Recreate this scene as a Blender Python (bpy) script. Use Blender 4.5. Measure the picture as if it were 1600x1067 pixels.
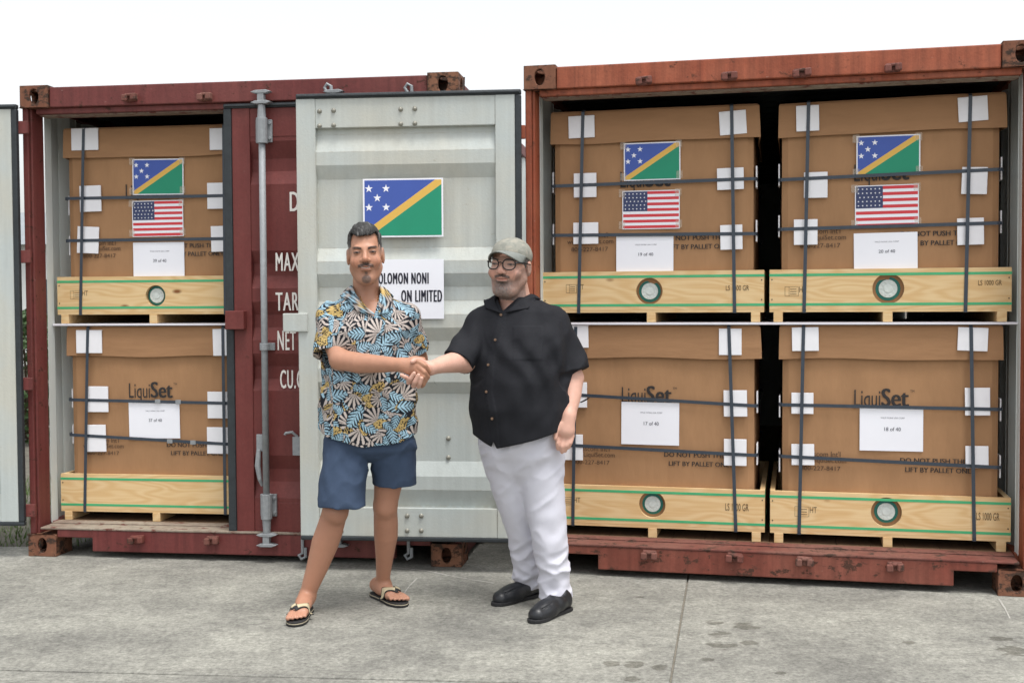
import bpy, bmesh, math, random
import numpy as np
from mathutils import Matrix, Vector
random.seed(7); np.random.seed(7)
sc = bpy.context.scene
for o in list(bpy.data.objects): bpy.data.objects.remove(o)
COL = sc.collection

# ------------------------------------------------------------------ camera
FPX, PITCH, ROLL, CAMH = 1850.0, .034, .0055, 1.40
cp, sp = math.cos(PITCH), math.sin(PITCH); cr, sr = math.cos(ROLL), math.sin(ROLL)
_r = np.array([1., 0, 0]); _d = -np.array([0, sp, cp]); _f = np.array([0, cp, -sp])
R_ = cr*_r + sr*_d; D_ = -sr*_r + cr*_d
CAMM = np.stack([R_, D_, _f]); CAMC = np.array([0, 0, CAMH])
cam = bpy.data.cameras.new('camera'); camo = bpy.data.objects.new('camera', cam); COL.objects.link(camo)
cam.sensor_width = 36; cam.lens = 36*FPX/1600; cam.clip_end = 2000; cam.clip_start = .05
m = Matrix.Identity(4)
for i in range(3):
    m[i][0] = R_[i]; m[i][1] = -D_[i]; m[i][2] = -_f[i]; m[i][3] = CAMC[i]
camo.matrix_world = m
cam.dof.use_dof = True; cam.dof.focus_distance = 5.2; cam.dof.aperture_fstop = 7.1
sc.camera = camo
# ------------------------------------------------------------------ sky, sun, exposure
wd = bpy.data.worlds.new('World'); sc.world = wd; wd.use_nodes = True
wn = wd.node_tree.nodes; wl = wd.node_tree.links
SUN_EL = math.radians(71)
sky = wn.new('ShaderNodeTexSky'); sky.sky_type = 'NISHITA'; sky.sun_disc = False
sky.sun_elevation = SUN_EL; sky.dust_density = 3.0; sky.air_density = 1.2
hs = wn.new('ShaderNodeHueSaturation'); hs.inputs['Saturation'].default_value = .16
bg = wn['Background']; bg.inputs['Strength'].default_value = .15
wl.new(sky.outputs[0], hs.inputs['Color']); wl.new(hs.outputs[0], bg.inputs['Color'])
sun = bpy.data.lights.new('sun', 'SUN'); sun.energy = 1.4; sun.angle = math.radians(20); sun.color = (1, .97, .92)
suno = bpy.data.objects.new('sun', sun); COL.objects.link(suno)
# the veiled sun stands high, a little behind the photographer and to the right
sd = Vector((.30, -.42, 1.5)).normalized()
suno.rotation_euler = sd.to_track_quat('Z', 'Y').to_euler()
sky.sun_rotation = math.atan2(sd.x, sd.y)
sc.view_settings.view_transform = 'Standard'; sc.view_settings.look = 'None'
sc.view_settings.exposure = .75; sc.view_settings.gamma = 1

# ------------------------------------------------------------------ measuring helpers (true distances)
def ray(u, v): return CAMM.T @ np.array([(u-800)/FPX, (v-533.5)/FPX, 1.])
def at(u, v, Y):
    D = ray(u, v); return CAMC + D*(Y/D[1])
def gnd(u, v, z=0.):
    D = ray(u, v); return CAMC + D*((z-CAMH)/D[2])
CL = (-2.6895, 6.541, -.138); CR = (.071, 6.069, -.233)
def loc(u, v, c, dep):
    x0, y0, a = c; n = np.array([-math.sin(a), math.cos(a), 0]); t = np.array([math.cos(a), math.sin(a), 0])
    O = np.array([x0, y0, 0]) + n*dep; D = ray(u, v); k = ((O-CAMC)@n)/(D@n); P = CAMC + D*k
    return (P-O)@t, P[2]
def wpt(c, X, Y, Z):
    x0, y0, a = c
    return Vector((x0 + X*math.cos(a) - Y*math.sin(a), y0 + X*math.sin(a) + Y*math.cos(a), Z))

# ------------------------------------------------------------------ materials
def srgb(r, g, b):
    f = lambda c: (c/255/12.92) if c <= 10 else ((c/255+.055)/1.055)**2.4
    return (f(r), f(g), f(b))
MATS = {}
def mat(name, col, rough=.6, metal=0., var=.0, vscale=6., stretch=(1, 1, 1), bump=0., bscale=60., col2=None, thr=None, spec=.5, detail=6., sss=0.):
    m = bpy.data.materials.new(name); m.use_nodes = True
    N = m.node_tree.nodes; Lk = m.node_tree.links; b = N['Principled BSDF']
    b.inputs['Roughness'].default_value = rough; b.inputs['Metallic'].default_value = metal
    b.inputs['Specular IOR Level'].default_value = spec
    b.inputs['Base Color'].default_value = (*col, 1)
    if sss: b.inputs['Subsurface Weight'].default_value = sss; b.inputs['Subsurface Radius'].default_value = (.012, .005, .003); b.inputs['Subsurface Scale'].default_value = .5
    if var or col2 or bump:
        tc = N.new('ShaderNodeTexCoord'); mp = N.new('ShaderNodeMapping'); mp.inputs['Scale'].default_value = stretch
        oi = N.new('ShaderNodeObjectInfo'); ad = N.new('ShaderNodeVectorMath'); ad.operation = 'ADD'
        ml = N.new('ShaderNodeVectorMath'); ml.operation = 'SCALE'; ml.inputs['Scale'].default_value = 7.3
        cmb = N.new('ShaderNodeCombineXYZ')
        for q in range(3): Lk.new(oi.outputs['Random'], cmb.inputs[q])
        Lk.new(cmb.outputs[0], ml.inputs[0]); Lk.new(tc.outputs['Object'], ad.inputs[0]); Lk.new(ml.outputs[0], ad.inputs[1])
        Lk.new(ad.outputs[0], mp.inputs['Vector'])
        nz = N.new('ShaderNodeTexNoise'); nz.inputs['Scale'].default_value = vscale; nz.inputs['Detail'].default_value = detail; nz.inputs['Roughness'].default_value = .65
        Lk.new(mp.outputs[0], nz.inputs['Vector'])
        rp = N.new('ShaderNodeValToRGB')
        c2 = col2 if col2 else tuple(c*(1-var) for c in col)
        if thr: rp.color_ramp.elements[0].position, rp.color_ramp.elements[1].position = thr
        else: rp.color_ramp.elements[0].position, rp.color_ramp.elements[1].position = .3, .7
        rp.color_ramp.elements[0].color = (*col, 1) if thr else (*c2, 1)
        rp.color_ramp.elements[1].color = (*c2, 1) if thr else tuple(list(c*(1+var*.5) for c in col)+[1])
        Lk.new(nz.outputs['Fac'], rp.inputs['Fac'])
        last = rp.outputs['Color']
        if thr and var:
            n2 = N.new('ShaderNodeTexNoise'); n2.inputs['Scale'].default_value = vscale*.35; n2.inputs['Detail'].default_value = 4
            Lk.new(mp.outputs[0], n2.inputs['Vector'])
            mr = N.new('ShaderNodeMapRange'); mr.inputs['From Min'].default_value = .3; mr.inputs['From Max'].default_value = .7
            mr.inputs['To Min'].default_value = 1-var; mr.inputs['To Max'].default_value = 1+var*.4
            Lk.new(n2.outputs['Fac'], mr.inputs['Value'])
            mx = N.new('ShaderNodeVectorMath'); mx.operation = 'SCALE'
            Lk.new(last, mx.inputs[0]); Lk.new(mr.outputs[0], mx.inputs['Scale']); last = mx.outputs[0]
        Lk.new(last, b.inputs['Base Color'])
        if bump:
            nb = N.new('ShaderNodeTexNoise'); nb.inputs['Scale'].default_value = bscale; nb.inputs['Detail'].default_value = 4
            Lk.new(mp.outputs[0], nb.inputs['Vector'])
            bp = N.new('ShaderNodeBump'); bp.inputs['Strength'].default_value = bump; bp.inputs['Distance'].default_value = .01
            Lk.new(nb.outputs['Fac'], bp.inputs['Height']); Lk.new(bp.outputs[0], b.inputs['Normal'])
    MATS[name] = m
    return m
def attr_mat(name, rough=.6, bump=0., bscale=300., sss=0., spec=.4, stretch=(1, 1, 1), sheen=0.):
    m = bpy.data.materials.new(name); m.use_nodes = True
    N = m.node_tree.nodes; Lk = m.node_tree.links; b = N['Principled BSDF']
    a = N.new('ShaderNodeAttribute'); a.attribute_name = 'Col'
    Lk.new(a.outputs['Color'], b.inputs['Base Color']); b.inputs['Roughness'].default_value = rough
    b.inputs['Specular IOR Level'].default_value = spec
    if sheen: b.inputs['Sheen Weight'].default_value = sheen
    if sss: b.inputs['Subsurface Weight'].default_value = sss; b.inputs['Subsurface Radius'].default_value = (.012, .005, .003); b.inputs['Subsurface Scale'].default_value = .5
    if bump:
        tc = N.new('ShaderNodeTexCoord'); mp = N.new('ShaderNodeMapping'); mp.inputs['Scale'].default_value = stretch
        nb = N.new('ShaderNodeTexNoise'); nb.inputs['Scale'].default_value = bscale; nb.inputs['Detail'].default_value = 3
        Lk.new(tc.outputs['Object'], mp.inputs[0]); Lk.new(mp.outputs[0], nb.inputs['Vector'])
        bp = N.new('ShaderNodeBump'); bp.inputs['Strength'].default_value = bump; bp.inputs['Distance'].default_value = .004
        Lk.new(nb.outputs['Fac'], bp.inputs['Height']); Lk.new(bp.outputs[0], b.inputs['Normal'])
    MATS[name] = m; return m

RUST = srgb(92, 58, 44)
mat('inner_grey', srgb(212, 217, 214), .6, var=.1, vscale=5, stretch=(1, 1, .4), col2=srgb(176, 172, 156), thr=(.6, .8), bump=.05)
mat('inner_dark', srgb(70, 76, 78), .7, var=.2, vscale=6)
mat('gasket', srgb(42, 48, 52), .55, var=.3, vscale=18, bump=.2)
mat('galv', srgb(146, 150, 153), .6, metal=.12, var=.18, vscale=40, bump=.08, bscale=200)
mat('bolt', srgb(150, 148, 138), .45, metal=.5, var=.25, vscale=60)
mat('floor_wood', srgb(110, 86, 62), .8, var=.3, vscale=4, stretch=(6, .6, 1))
mat('cardboard', srgb(164, 126, 92), .85, var=.11, vscale=4, stretch=(2, 2, .7), bump=.45, bscale=7, spec=.2)
mat('cardboard_lid', srgb(161, 123, 90), .85, var=.11, vscale=4, stretch=(.8, 3, 3), bump=.4, bscale=7, spec=.2)
mat('foam', srgb(236, 236, 240), .8, var=.03, vscale=20, spec=.2)
mat('strap', srgb(52, 62, 74), .38, var=.2, vscale=30, spec=.6)
mat('greenstrap', srgb(70, 172, 118), .4, var=.12, vscale=12)
mat('paper', srgb(238, 239, 246), .7, var=.02, vscale=5, spec=.3)
mat('tape', srgb(196, 170, 138), .25, var=.05)
mat('ink', srgb(44, 40, 40), .7)
mat('ink_brown', srgb(70, 52, 40), .8)
mat('ink_stamp', srgb(96, 76, 50), .8)
mat('ink_grey', srgb(105, 105, 115), .7)
mat('ink_sign', srgb(26, 26, 44), .7)
mat('white_paint', srgb(232, 228, 222), .6, var=.05, vscale=30)
mat('chalk', srgb(222, 224, 220), .9)
mat('f_blue', srgb(62, 88, 168), .55, var=.04, vscale=10); mat('f_green', srgb(22, 142, 108), .55, var=.05, vscale=10)
mat('f_gold', srgb(222, 178, 84), .55); mat('f_red', srgb(208, 58, 66), .55); mat('f_navy', srgb(52, 62, 100), .55)
mat('cap_green', srgb(28, 110, 100), .4); mat('cap_white', srgb(205, 212, 208), .5, var=.15, vscale=60)
mat('slip_sheet', srgb(222, 220, 226), .6)
mat('black_leather', srgb(30, 32, 36), .36, var=.2, vscale=30, bump=.12, bscale=160)
mat('sole', srgb(28, 28, 30), .7)
mat('sandal_band', srgb(196, 182, 150), .8, var=.12, vscale=80, bump=.2, bscale=300)
mat('sandal_black', srgb(34, 34, 36), .7)
mat('sandal_line', srgb(178, 168, 145), .7)
mat('gold', srgb(220, 180, 100), .3, metal=.9)
mat('glasses', srgb(26, 26, 28), .25)
mat('button', srgb(110, 86, 66), .4)
mat('leaf', srgb(58, 84, 40), .6, var=.35, vscale=2)
mat('bark', srgb(84, 68, 54), .9, var=.3, vscale=20)
mat('grass', srgb(92, 116, 62), .8, var=.35, vscale=3)
mat('shed_wall', srgb(206, 208, 206), .7, var=.08, vscale=2)
mat('shed_roof', srgb(150, 156, 160), .5, metal=.3, var=.15, vscale=2)
mat('shed_dark', srgb(60, 70, 76), .3)

def weathered(name, base, faded, rust, pale, rust_lo=.60, edge=.6, streak=.16, rough=.55, speck=.1, big=2.2):
    """old container paint: faded patches, rain streaks, rust blooms, pale scrapes, rust along worn edges"""
    m = bpy.data.materials.new(name); m.use_nodes = True
    N = m.node_tree.nodes; Lk = m.node_tree.links; b = N['Principled BSDF']; b.inputs['Specular IOR Level'].default_value = .35
    g = N.new('ShaderNodeNewGeometry')
    def noise(scale, det=5, st=(1, 1, 1), rg_=.6):
        mp = N.new('ShaderNodeMapping'); mp.inputs['Scale'].default_value = st; Lk.new(g.outputs['Position'], mp.inputs[0])
        n = N.new('ShaderNodeTexNoise'); n.inputs['Scale'].default_value = scale; n.inputs['Detail'].default_value = det; n.inputs['Roughness'].default_value = rg_
        Lk.new(mp.outputs[0], n.inputs['Vector']); return n.outputs['Fac']
    def rmp(f, lo, hi, a=0., c=1.):
        q = N.new('ShaderNodeMapRange'); q.inputs['From Min'].default_value = lo; q.inputs['From Max'].default_value = hi; q.inputs['To Min'].default_value = a; q.inputs['To Max'].default_value = c; Lk.new(f, q.inputs['Value']); return q.outputs[0]
    def mx(f, a, c):
        q = N.new('ShaderNodeMix'); q.data_type = 'RGBA'; Lk.new(f, q.inputs['Factor'])
        for nm, v_ in (('A', a), ('B', c)):
            if isinstance(v_, tuple): q.inputs[nm].default_value = (*v_, 1)
            else: Lk.new(v_, q.inputs[nm])
        return q.outputs['Result']
    c = mx(rmp(noise(big, 4), .38, .62), base, faded)
    st = N.new('ShaderNodeVectorMath'); st.operation = 'SCALE'; Lk.new(c, st.inputs[0]); Lk.new(rmp(noise(1, 4, (26, 26, 1.2)), .3, .7, 1-streak, 1+streak*.5), st.inputs['Scale']); c = st.outputs[0]
    sp_ = N.new('ShaderNodeVectorMath'); sp_.operation = 'SCALE'; Lk.new(c, sp_.inputs[0]); Lk.new(rmp(noise(60, 4), .3, .7, 1-speck, 1+speck*.8), sp_.inputs['Scale']); c = sp_.outputs[0]
    c = mx(rmp(noise(38, 5, (1, 1, 2.2)), .70, .74, 0, .7), c, pale)
    rm = rmp(noise(15, 9, (1, 1, 1.4), .7), rust_lo, rust_lo+.07)
    c = mx(rm, c, rust)
    if edge:
        bv = N.new('ShaderNodeBevel'); bv.samples = 4; bv.inputs['Radius'].default_value = .012
        dt = N.new('ShaderNodeVectorMath'); dt.operation = 'DOT_PRODUCT'; Lk.new(bv.outputs[0], dt.inputs[0]); Lk.new(g.outputs['True Normal'], dt.inputs[1])
        e1 = rmp(dt.outputs['Value'], .80, .97, 1, 0); e2 = rmp(noise(28, 6), .42, .58)
        mm = N.new('ShaderNodeMath'); mm.operation = 'MULTIPLY'; Lk.new(e1, mm.inputs[0]); Lk.new(e2, mm.inputs[1])
        m2 = N.new('ShaderNodeMath'); m2.operation = 'MULTIPLY'; m2.inputs[1].default_value = edge; Lk.new(mm.outputs[0], m2.inputs[0])
        c = mx(m2.outputs[0], c, rust)
    Lk.new(c, b.inputs['Base Color']); Lk.new(rmp(rm, 0, 1, rough, .9), b.inputs['Roughness'])
    bp = N.new('ShaderNodeBump'); bp.inputs['Strength'].default_value = .25; bp.inputs['Distance'].default_value = .004
    ad = N.new('ShaderNodeMath'); ad.operation = 'MULTIPLY_ADD'; ad.inputs[1].default_value = .6; Lk.new(rm, ad.inputs[0]); Lk.new(noise(90, 4), ad.inputs[2])
    Lk.new(ad.outputs[0], bp.inputs['Height']); Lk.new(bp.outputs[0], b.inputs['Normal'])
    MATS[name] = m
weathered('red_burgundy', srgb(106, 50, 48), srgb(114, 60, 56), srgb(72, 46, 38), srgb(150, 120, 112), .59, 1., .26)
weathered('red_door', srgb(106, 48, 45), srgb(112, 56, 52), srgb(88, 50, 44), srgb(140, 100, 94), .67, .45, .14)
weathered('red_orange', srgb(148, 76, 52), srgb(164, 94, 68), srgb(98, 60, 46), srgb(180, 140, 124), .595, 1., .34)
weathered('red_sill', srgb(120, 62, 50), srgb(134, 78, 64), srgb(76, 52, 42), srgb(170, 150, 130), .55, 1., .28)
weathered('casting', srgb(118, 74, 56), srgb(132, 92, 70), srgb(62, 48, 40), srgb(160, 140, 118), .50, .8, .2, .8)
weathered('worn_sill', srgb(150, 140, 126), srgb(128, 112, 100), srgb(104, 62, 54), srgb(186, 178, 164), .54, .5, .2, .8)
weathered('worn_red', srgb(112, 62, 54), srgb(124, 84, 74), srgb(70, 52, 44), srgb(176, 160, 146), .54, .9, .2, .7)
weathered('door_grey', srgb(184, 191, 189), srgb(190, 190, 180), srgb(160, 152, 136), srgb(204, 206, 202), .66, .5, .08, .45, .02, 1.5)
def wood_material():
    m = bpy.data.materials.new('pine'); m.use_nodes = True
    N = m.node_tree.nodes; Lk = m.node_tree.links; b = N['Principled BSDF']; b.inputs['Roughness'].default_value = .65
    b.inputs['Specular IOR Level'].default_value = .3
    tc = N.new('ShaderNodeTexCoord'); oi = N.new('ShaderNodeObjectInfo')
    ml = N.new('ShaderNodeMath'); ml.operation = 'MULTIPLY'; ml.inputs[1].default_value = 31.
    Lk.new(oi.outputs['Random'], ml.inputs[0])
    cb = N.new('ShaderNodeCombineXYZ'); Lk.new(ml.outputs[0], cb.inputs[0]); Lk.new(ml.outputs[0], cb.inputs[2])
    ad = N.new('ShaderNodeVectorMath'); ad.operation = 'ADD'; Lk.new(tc.outputs['Object'], ad.inputs[0]); Lk.new(cb.outputs[0], ad.inputs[1])
    # warp so the grain flows round
    mp = N.new('ShaderNodeMapping'); mp.inputs['Scale'].default_value = (1.3, 4, 7); Lk.new(ad.outputs[0], mp.inputs[0])
    n1 = N.new('ShaderNodeTexNoise'); n1.inputs['Scale'].default_value = 1.; n1.inputs['Detail'].default_value = 2; Lk.new(mp.outputs[0], n1.inputs['Vector'])
    m1 = N.new('ShaderNodeMath'); m1.operation = 'MULTIPLY'; m1.inputs[1].default_value = 75; Lk.new(n1.outputs['Fac'], m1.inputs[0])
    s1 = N.new('ShaderNodeMath'); s1.operation = 'SINE'; Lk.new(m1.outputs[0], s1.inputs[0])
    mp2 = N.new('ShaderNodeMapping'); mp2.inputs['Scale'].default_value = (4, 60, 220); Lk.new(ad.outputs[0], mp2.inputs[0])
    n2 = N.new('ShaderNodeTexNoise'); n2.inputs['Scale'].default_value = 1.; n2.inputs['Detail'].default_value = 3; Lk.new(mp2.outputs[0], n2.inputs['Vector'])
    a1 = N.new('ShaderNodeMath'); a1.operation = 'MULTIPLY_ADD'; a1.inputs[1].default_value = .22; Lk.new(s1.outputs[0], a1.inputs[0]); Lk.new(n2.outputs['Fac'], a1.inputs[2])
    rp = N.new('ShaderNodeValToRGB'); e = rp.color_ramp.elements
    e[0].position = .2; e[0].color = (*srgb(222, 194, 148), 1); e[1].position = .9; e[1].color = (*srgb(208, 170, 118), 1)
    Lk.new(a1.outputs[0], rp.inputs[0])
    # knots
    mp3 = N.new('ShaderNodeMapping'); mp3.inputs['Scale'].default_value = (3.2, 1, 7); Lk.new(ad.outputs[0], mp3.inputs[0])
    vo = N.new('ShaderNodeTexVoronoi'); vo.inputs['Scale'].default_value = 1.; Lk.new(mp3.outputs[0], vo.inputs['Vector'])
    kr = N.new('ShaderNodeValToRGB'); k = kr.color_ramp.elements
    k[0].position = .045; k[0].color = (1, 1, 1, 1); k[1].position = .11; k[1].color = (0, 0, 0, 1); Lk.new(vo.outputs['Distance'], kr.inputs[0])
    sep = N.new('ShaderNodeSeparateColor'); Lk.new(vo.outputs['Color'], sep.inputs[0])
    gt = N.new('ShaderNodeMath'); gt.operation = 'GREATER_THAN'; gt.inputs[1].default_value = .45; Lk.new(sep.outputs[0], gt.inputs[0])
    mu = N.new('ShaderNodeMath'); mu.operation = 'MULTIPLY'; Lk.new(gt.outputs[0], mu.inputs[0]); Lk.new(kr.outputs[0], mu.inputs[1])
    mx = N.new('ShaderNodeMix'); mx.data_type = 'RGBA'; mx.inputs['B'].default_value = (*srgb(128, 82, 46), 1)
    Lk.new(mu.outputs[0], mx.inputs['Factor']); Lk.new(rp.outputs[0], mx.inputs['A']); Lk.new(mx.outputs['Result'], b.inputs['Base Color'])
    MATS['pine'] = m
wood_material()

def concrete_material():
    m = bpy.data.materials.new('concrete'); m.use_nodes = True
    N = m.node_tree.nodes; Lk = m.node_tree.links; b = N['Principled BSDF']; b.inputs['Roughness'].default_value = .9
    b.inputs['Specular IOR Level'].default_value = .25
    g = N.new('ShaderNodeNewGeometry')
    def noise(scale, det=6, st=(1, 1, 1), rough=.6):
        mp = N.new('ShaderNodeMapping'); mp.inputs['Scale'].default_value = st; Lk.new(g.outputs['Position'], mp.inputs[0])
        n = N.new('ShaderNodeTexNoise'); n.inputs['Scale'].default_value = scale; n.inputs['Detail'].default_value = det; n.inputs['Roughness'].default_value = rough
        Lk.new(mp.outputs[0], n.inputs['Vector']); return n.outputs['Fac']
    def ramp(f, p0, p1, c0, c1):
        r = N.new('ShaderNodeValToRGB'); e = r.color_ramp.elements; e[0].position = p0; e[1].position = p1
        e[0].color = (*c0, 1); e[1].color = (*c1, 1); Lk.new(f, r.inputs[0]); return r.outputs[0]
    def mul(a, b_):
        q = N.new('ShaderNodeVectorMath'); q.operation = 'MULTIPLY'; Lk.new(a, q.inputs[0]); Lk.new(b_, q.inputs[1]); return q.outputs[0]
    big = ramp(noise(1.3, 6, (1, 1.3, 1), .7), .34, .66, srgb(126, 125, 121), srgb(166, 165, 158))
    fine = ramp(noise(48, 5, rough=.85), .34, .64, (.52, .52, .51), (1.18, 1.18, 1.16))
    mid = ramp(noise(14, 5, (1, 1, 1), .75), .33, .66, (.74, .74, .73), (1.12, 1.12, 1.10))
    c = mul(mul(big, mid), fine)
    # broom streaks across
    c = mul(c, ramp(noise(9, 3, (.5, 9, 1)), .3, .7, (.95, .95, .95), (1.03, 1.03, 1.03)))
    # oil / water drips with their own outlines, at fixed places on the slab
    spots = noise(17, 3, (1, 1.6, 1), .5)
    tot = None
    for (u, v, r) in ((1115, 972, .08), (1122, 990, .10), (1128, 1008, .12), (1165, 978, .12), (1105, 1030, .06), (1170, 1004, .08), (1565, 998, .09), (1585, 1016, .14), (955, 1036, .07), (992, 1038, .10), (1030, 1042, .07), (988, 1060, .07), (1218, 1051, .05), (1000, 933, .05), (1420, 1003, .06)):
        p = gnd(u, v)
        d = N.new('ShaderNodeVectorMath'); d.operation = 'DISTANCE'; Lk.new(g.outputs['Position'], d.inputs[0]); d.inputs[1].default_value = (p[0], p[1], 0)
        q = N.new('ShaderNodeMapRange'); q.inputs['From Min'].default_value = 0; q.inputs['From Max'].default_value = r
        q.inputs['To Min'].default_value = 1; q.inputs['To Max'].default_value = 0; Lk.new(d.outputs['Value'], q.inputs['Value'])
        if tot is None: tot = q.outputs[0]
        else:
            w = N.new('ShaderNodeMath'); w.operation = 'MAXIMUM'; Lk.new(tot, w.inputs[0]); Lk.new(q.outputs[0], w.inputs[1]); tot = w.outputs[0]
    mm = N.new('ShaderNodeMath'); mm.operation = 'MULTIPLY'; Lk.new(tot, mm.inputs[0]); Lk.new(spots, mm.inputs[1])
    c = mul(c, ramp(mm.outputs[0], .25, .30, (1, 1, 1), (.58, .57, .55)))
    # scattered dark specks
    c = mul(c, ramp(noise(24, 2, (1, 2, 1)), .70, .74, (1, 1, 1), (.72, .72, .72)))
    Lk.new(c, b.inputs['Base Color'])
    bp = N.new('ShaderNodeBump'); bp.inputs['Strength'].default_value = .35; bp.inputs['Distance'].default_value = .006
    Lk.new(noise(70, 5, rough=.75), bp.inputs['Height']); Lk.new(bp.outputs[0], b.inputs['Normal'])
    MATS['concrete'] = m
concrete_material()
mat('joint', srgb(140, 134, 122), .95, var=.3, vscale=30)
mat('earth', srgb(98, 94, 84), .95, var=.4, vscale=8, bump=.5, bscale=30)

# ------------------------------------------------------------------ mesh helpers
class MB:
    def __init__(s): s.v = []; s.f = []; s.m = []
    def quad(s, pts, mi=0):
        n = len(s.v); s.v += [tuple(p) for p in pts]; s.f.append(tuple(range(n, n+len(pts)))); s.m.append(mi); return s
    def box(s, x0, x1, y0, y1, z0, z1, mi=0):
        n = len(s.v)
        s.v += [(x0,y0,z0),(x1,y0,z0),(x1,y1,z0),(x0,y1,z0),(x0,y0,z1),(x1,y0,z1),(x1,y1,z1),(x0,y1,z1)]
        for q in ((0,3,2,1),(4,5,6,7),(0,1,5,4),(1,2,6,5),(2,3,7,6),(3,0,4,7)): s.f.append(tuple(n+i for i in q)); s.m.append(mi)
        return s
    def tube(s, pts, rad, n=10, mi=0, close=False, cap=True):
        P = [Vector(p) for p in pts]; k = len(P); base = len(s.v)
        R = rad if isinstance(rad, (list, tuple)) else [rad]*k
        up = None
        for i, p in enumerate(P):
            if close: t = (P[(i+1) % k]-P[i-1]).normalized()
            else: t = (P[min(i+1, k-1)]-P[max(i-1, 0)]).normalized()
            if up is None:
                up = t.orthogonal().normalized()
            up = (up - t*up.dot(t)).normalized(); w = t.cross(up)
            for j in range(n):
                a = 2*math.pi*j/n; s.v.append(tuple(p + (up*math.cos(a)+w*math.sin(a))*R[i]))
        for i in range(k if close else k-1):
            for j in range(n):
                a = base+i*n+j; b = base+i*n+(j+1) % n; c = base+((i+1) % k)*n+(j+1) % n; d = base+((i+1) % k)*n+j
                s.f.append((a, b, c, d)); s.m.append(mi)
        if cap and not close:
            s.f.append(tuple(base+j for j in reversed(range(n)))); s.m.append(mi)
            s.f.append(tuple(base+(k-1)*n+j for j in range(n))); s.m.append(mi)
        return s
    def prism(s, poly, axis, a, b, mi=0):
        """poly: list of 2D points; axis 'x','y','z': extrude between a and b along it"""
        def P(p, t):
            return {'x': (t, p[0], p[1]), 'y': (p[0], t, p[1]), 'z': (p[0], p[1], t)}[axis]
        n = len(s.v); k = len(poly)
        s.v += [P(p, a) for p in poly] + [P(p, b) for p in poly]
        s.f.append(tuple(n+i for i in range(k))); s.m.append(mi)
        s.f.append(tuple(n+k+i for i in reversed(range(k)))); s.m.append(mi)
        for i in range(k):
            s.f.append((n+i, n+k+i, n+k+(i+1) % k, n+(i+1) % k)); s.m.append(mi)
        return s
    def mesh(s, name, mats):
        me = bpy.data.meshes.new(name); me.from_pydata(s.v, [], s.f)
        for x in mats: me.materials.append(MATS[x])
        if max(s.m, default=0): me.polygons.foreach_set('material_index', s.m)
        bm = bmesh.new(); bm.from_mesh(me); bmesh.ops.recalc_face_normals(bm, faces=bm.faces); bm.to_mesh(me); bm.free()
        return me
    def build(s, name, mats, parent=None, bevel=0., smooth=False, loc=None, rot=None, flat_normals=False):
        if isinstance(mats, str): mats = [mats]
        me = s.mesh(name, mats)
        return obj(name, me, parent, bevel, smooth, loc, rot)
def obj(name, me, parent=None, bevel=0., smooth=False, loc=None, rot=None):
    o = bpy.data.objects.new(name, me); COL.objects.link(o)
    if parent: o.parent = parent
    if loc is not None: o.location = loc
    if rot is not None: o.rotation_euler = rot
    if smooth: me.polygons.foreach_set('use_smooth', [True]*len(me.polygons))
    if bevel:
        b = o.modifiers.new('bevel', 'BEVEL'); b.width = bevel; b.segments = 2; b.limit_method = 'ANGLE'; b.angle_limit = .6
    return o
def sheet(name, poly, mi, parent, loc=None):
    return MB().quad(poly).build(name, mi, parent, loc=loc)
def empty(name, loc, rz=0., label=None, cat=None, group=None):
    o = bpy.data.objects.new(name, None); COL.objects.link(o); o.location = loc; o.rotation_euler = (0, 0, rz); o.empty_display_size = .1
    tag(o, label, cat, group); return o
def tag(o, label=None, cat=None, group=None, kind=None):
    if label: o['label'] = label
    if cat: o['category'] = cat
    if group: o['group'] = group
    if kind: o['kind'] = kind
    return o
_tc = {}
def text_mesh(s, bold=0., sp_=1.):
    """flat lettering, normalised to width 1, height 1 (caps), origin bottom left"""
    k = (s, bold, sp_)
    if k in _tc: return _tc[k]
    cu = bpy.data.curves.new('lettering', 'FONT'); cu.body = s; cu.size = 1; cu.offset = bold; cu.resolution_u = 3; cu.space_character = sp_
    o = bpy.data.objects.new('lettering', cu); COL.objects.link(o)
    dg = bpy.context.evaluated_depsgraph_get(); me = bpy.data.meshes.new_from_object(o.evaluated_get(dg))
    bpy.data.objects.remove(o)
    v = np.array([x.co[:] for x in me.vertices]); mn, mx_ = v.min(0), v.max(0)
    _tc[k] = (v, [tuple(p.vertices) for p in me.polygons], mn, mx_); bpy.data.meshes.remove(me)
    return _tc[k]
def lettering(name, s, x, z, w, h, y, matn, parent, bold=0., sp_=1.):
    """text filling the rectangle x..x+w, z..z+h in the local XZ plane, facing -Y, a hair thick"""
    v, f, mn, mx_ = text_mesh(s, 0., sp_)
    V = []
    f0 = f; f = []; n_c = 3 if bold else 1
    for c_ in range(n_c):
        dx = (c_-1)*bold if bold else 0.
        for a in v: V.append((x+(a[0]+dx-mn[0]+bold)/(mx_[0]-mn[0]+2*bold)*w, y-.00025*c_, z+(a[1]-mn[1])/(mx_[1]-mn[1])*h))
        f += [tuple(i_+c_*len(v) for i_ in p_) for p_ in f0]
    me = bpy.data.meshes.new(name); me.from_pydata(V, [], f); me.materials.append(MATS[matn])
    return obj(name, me, parent)

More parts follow.
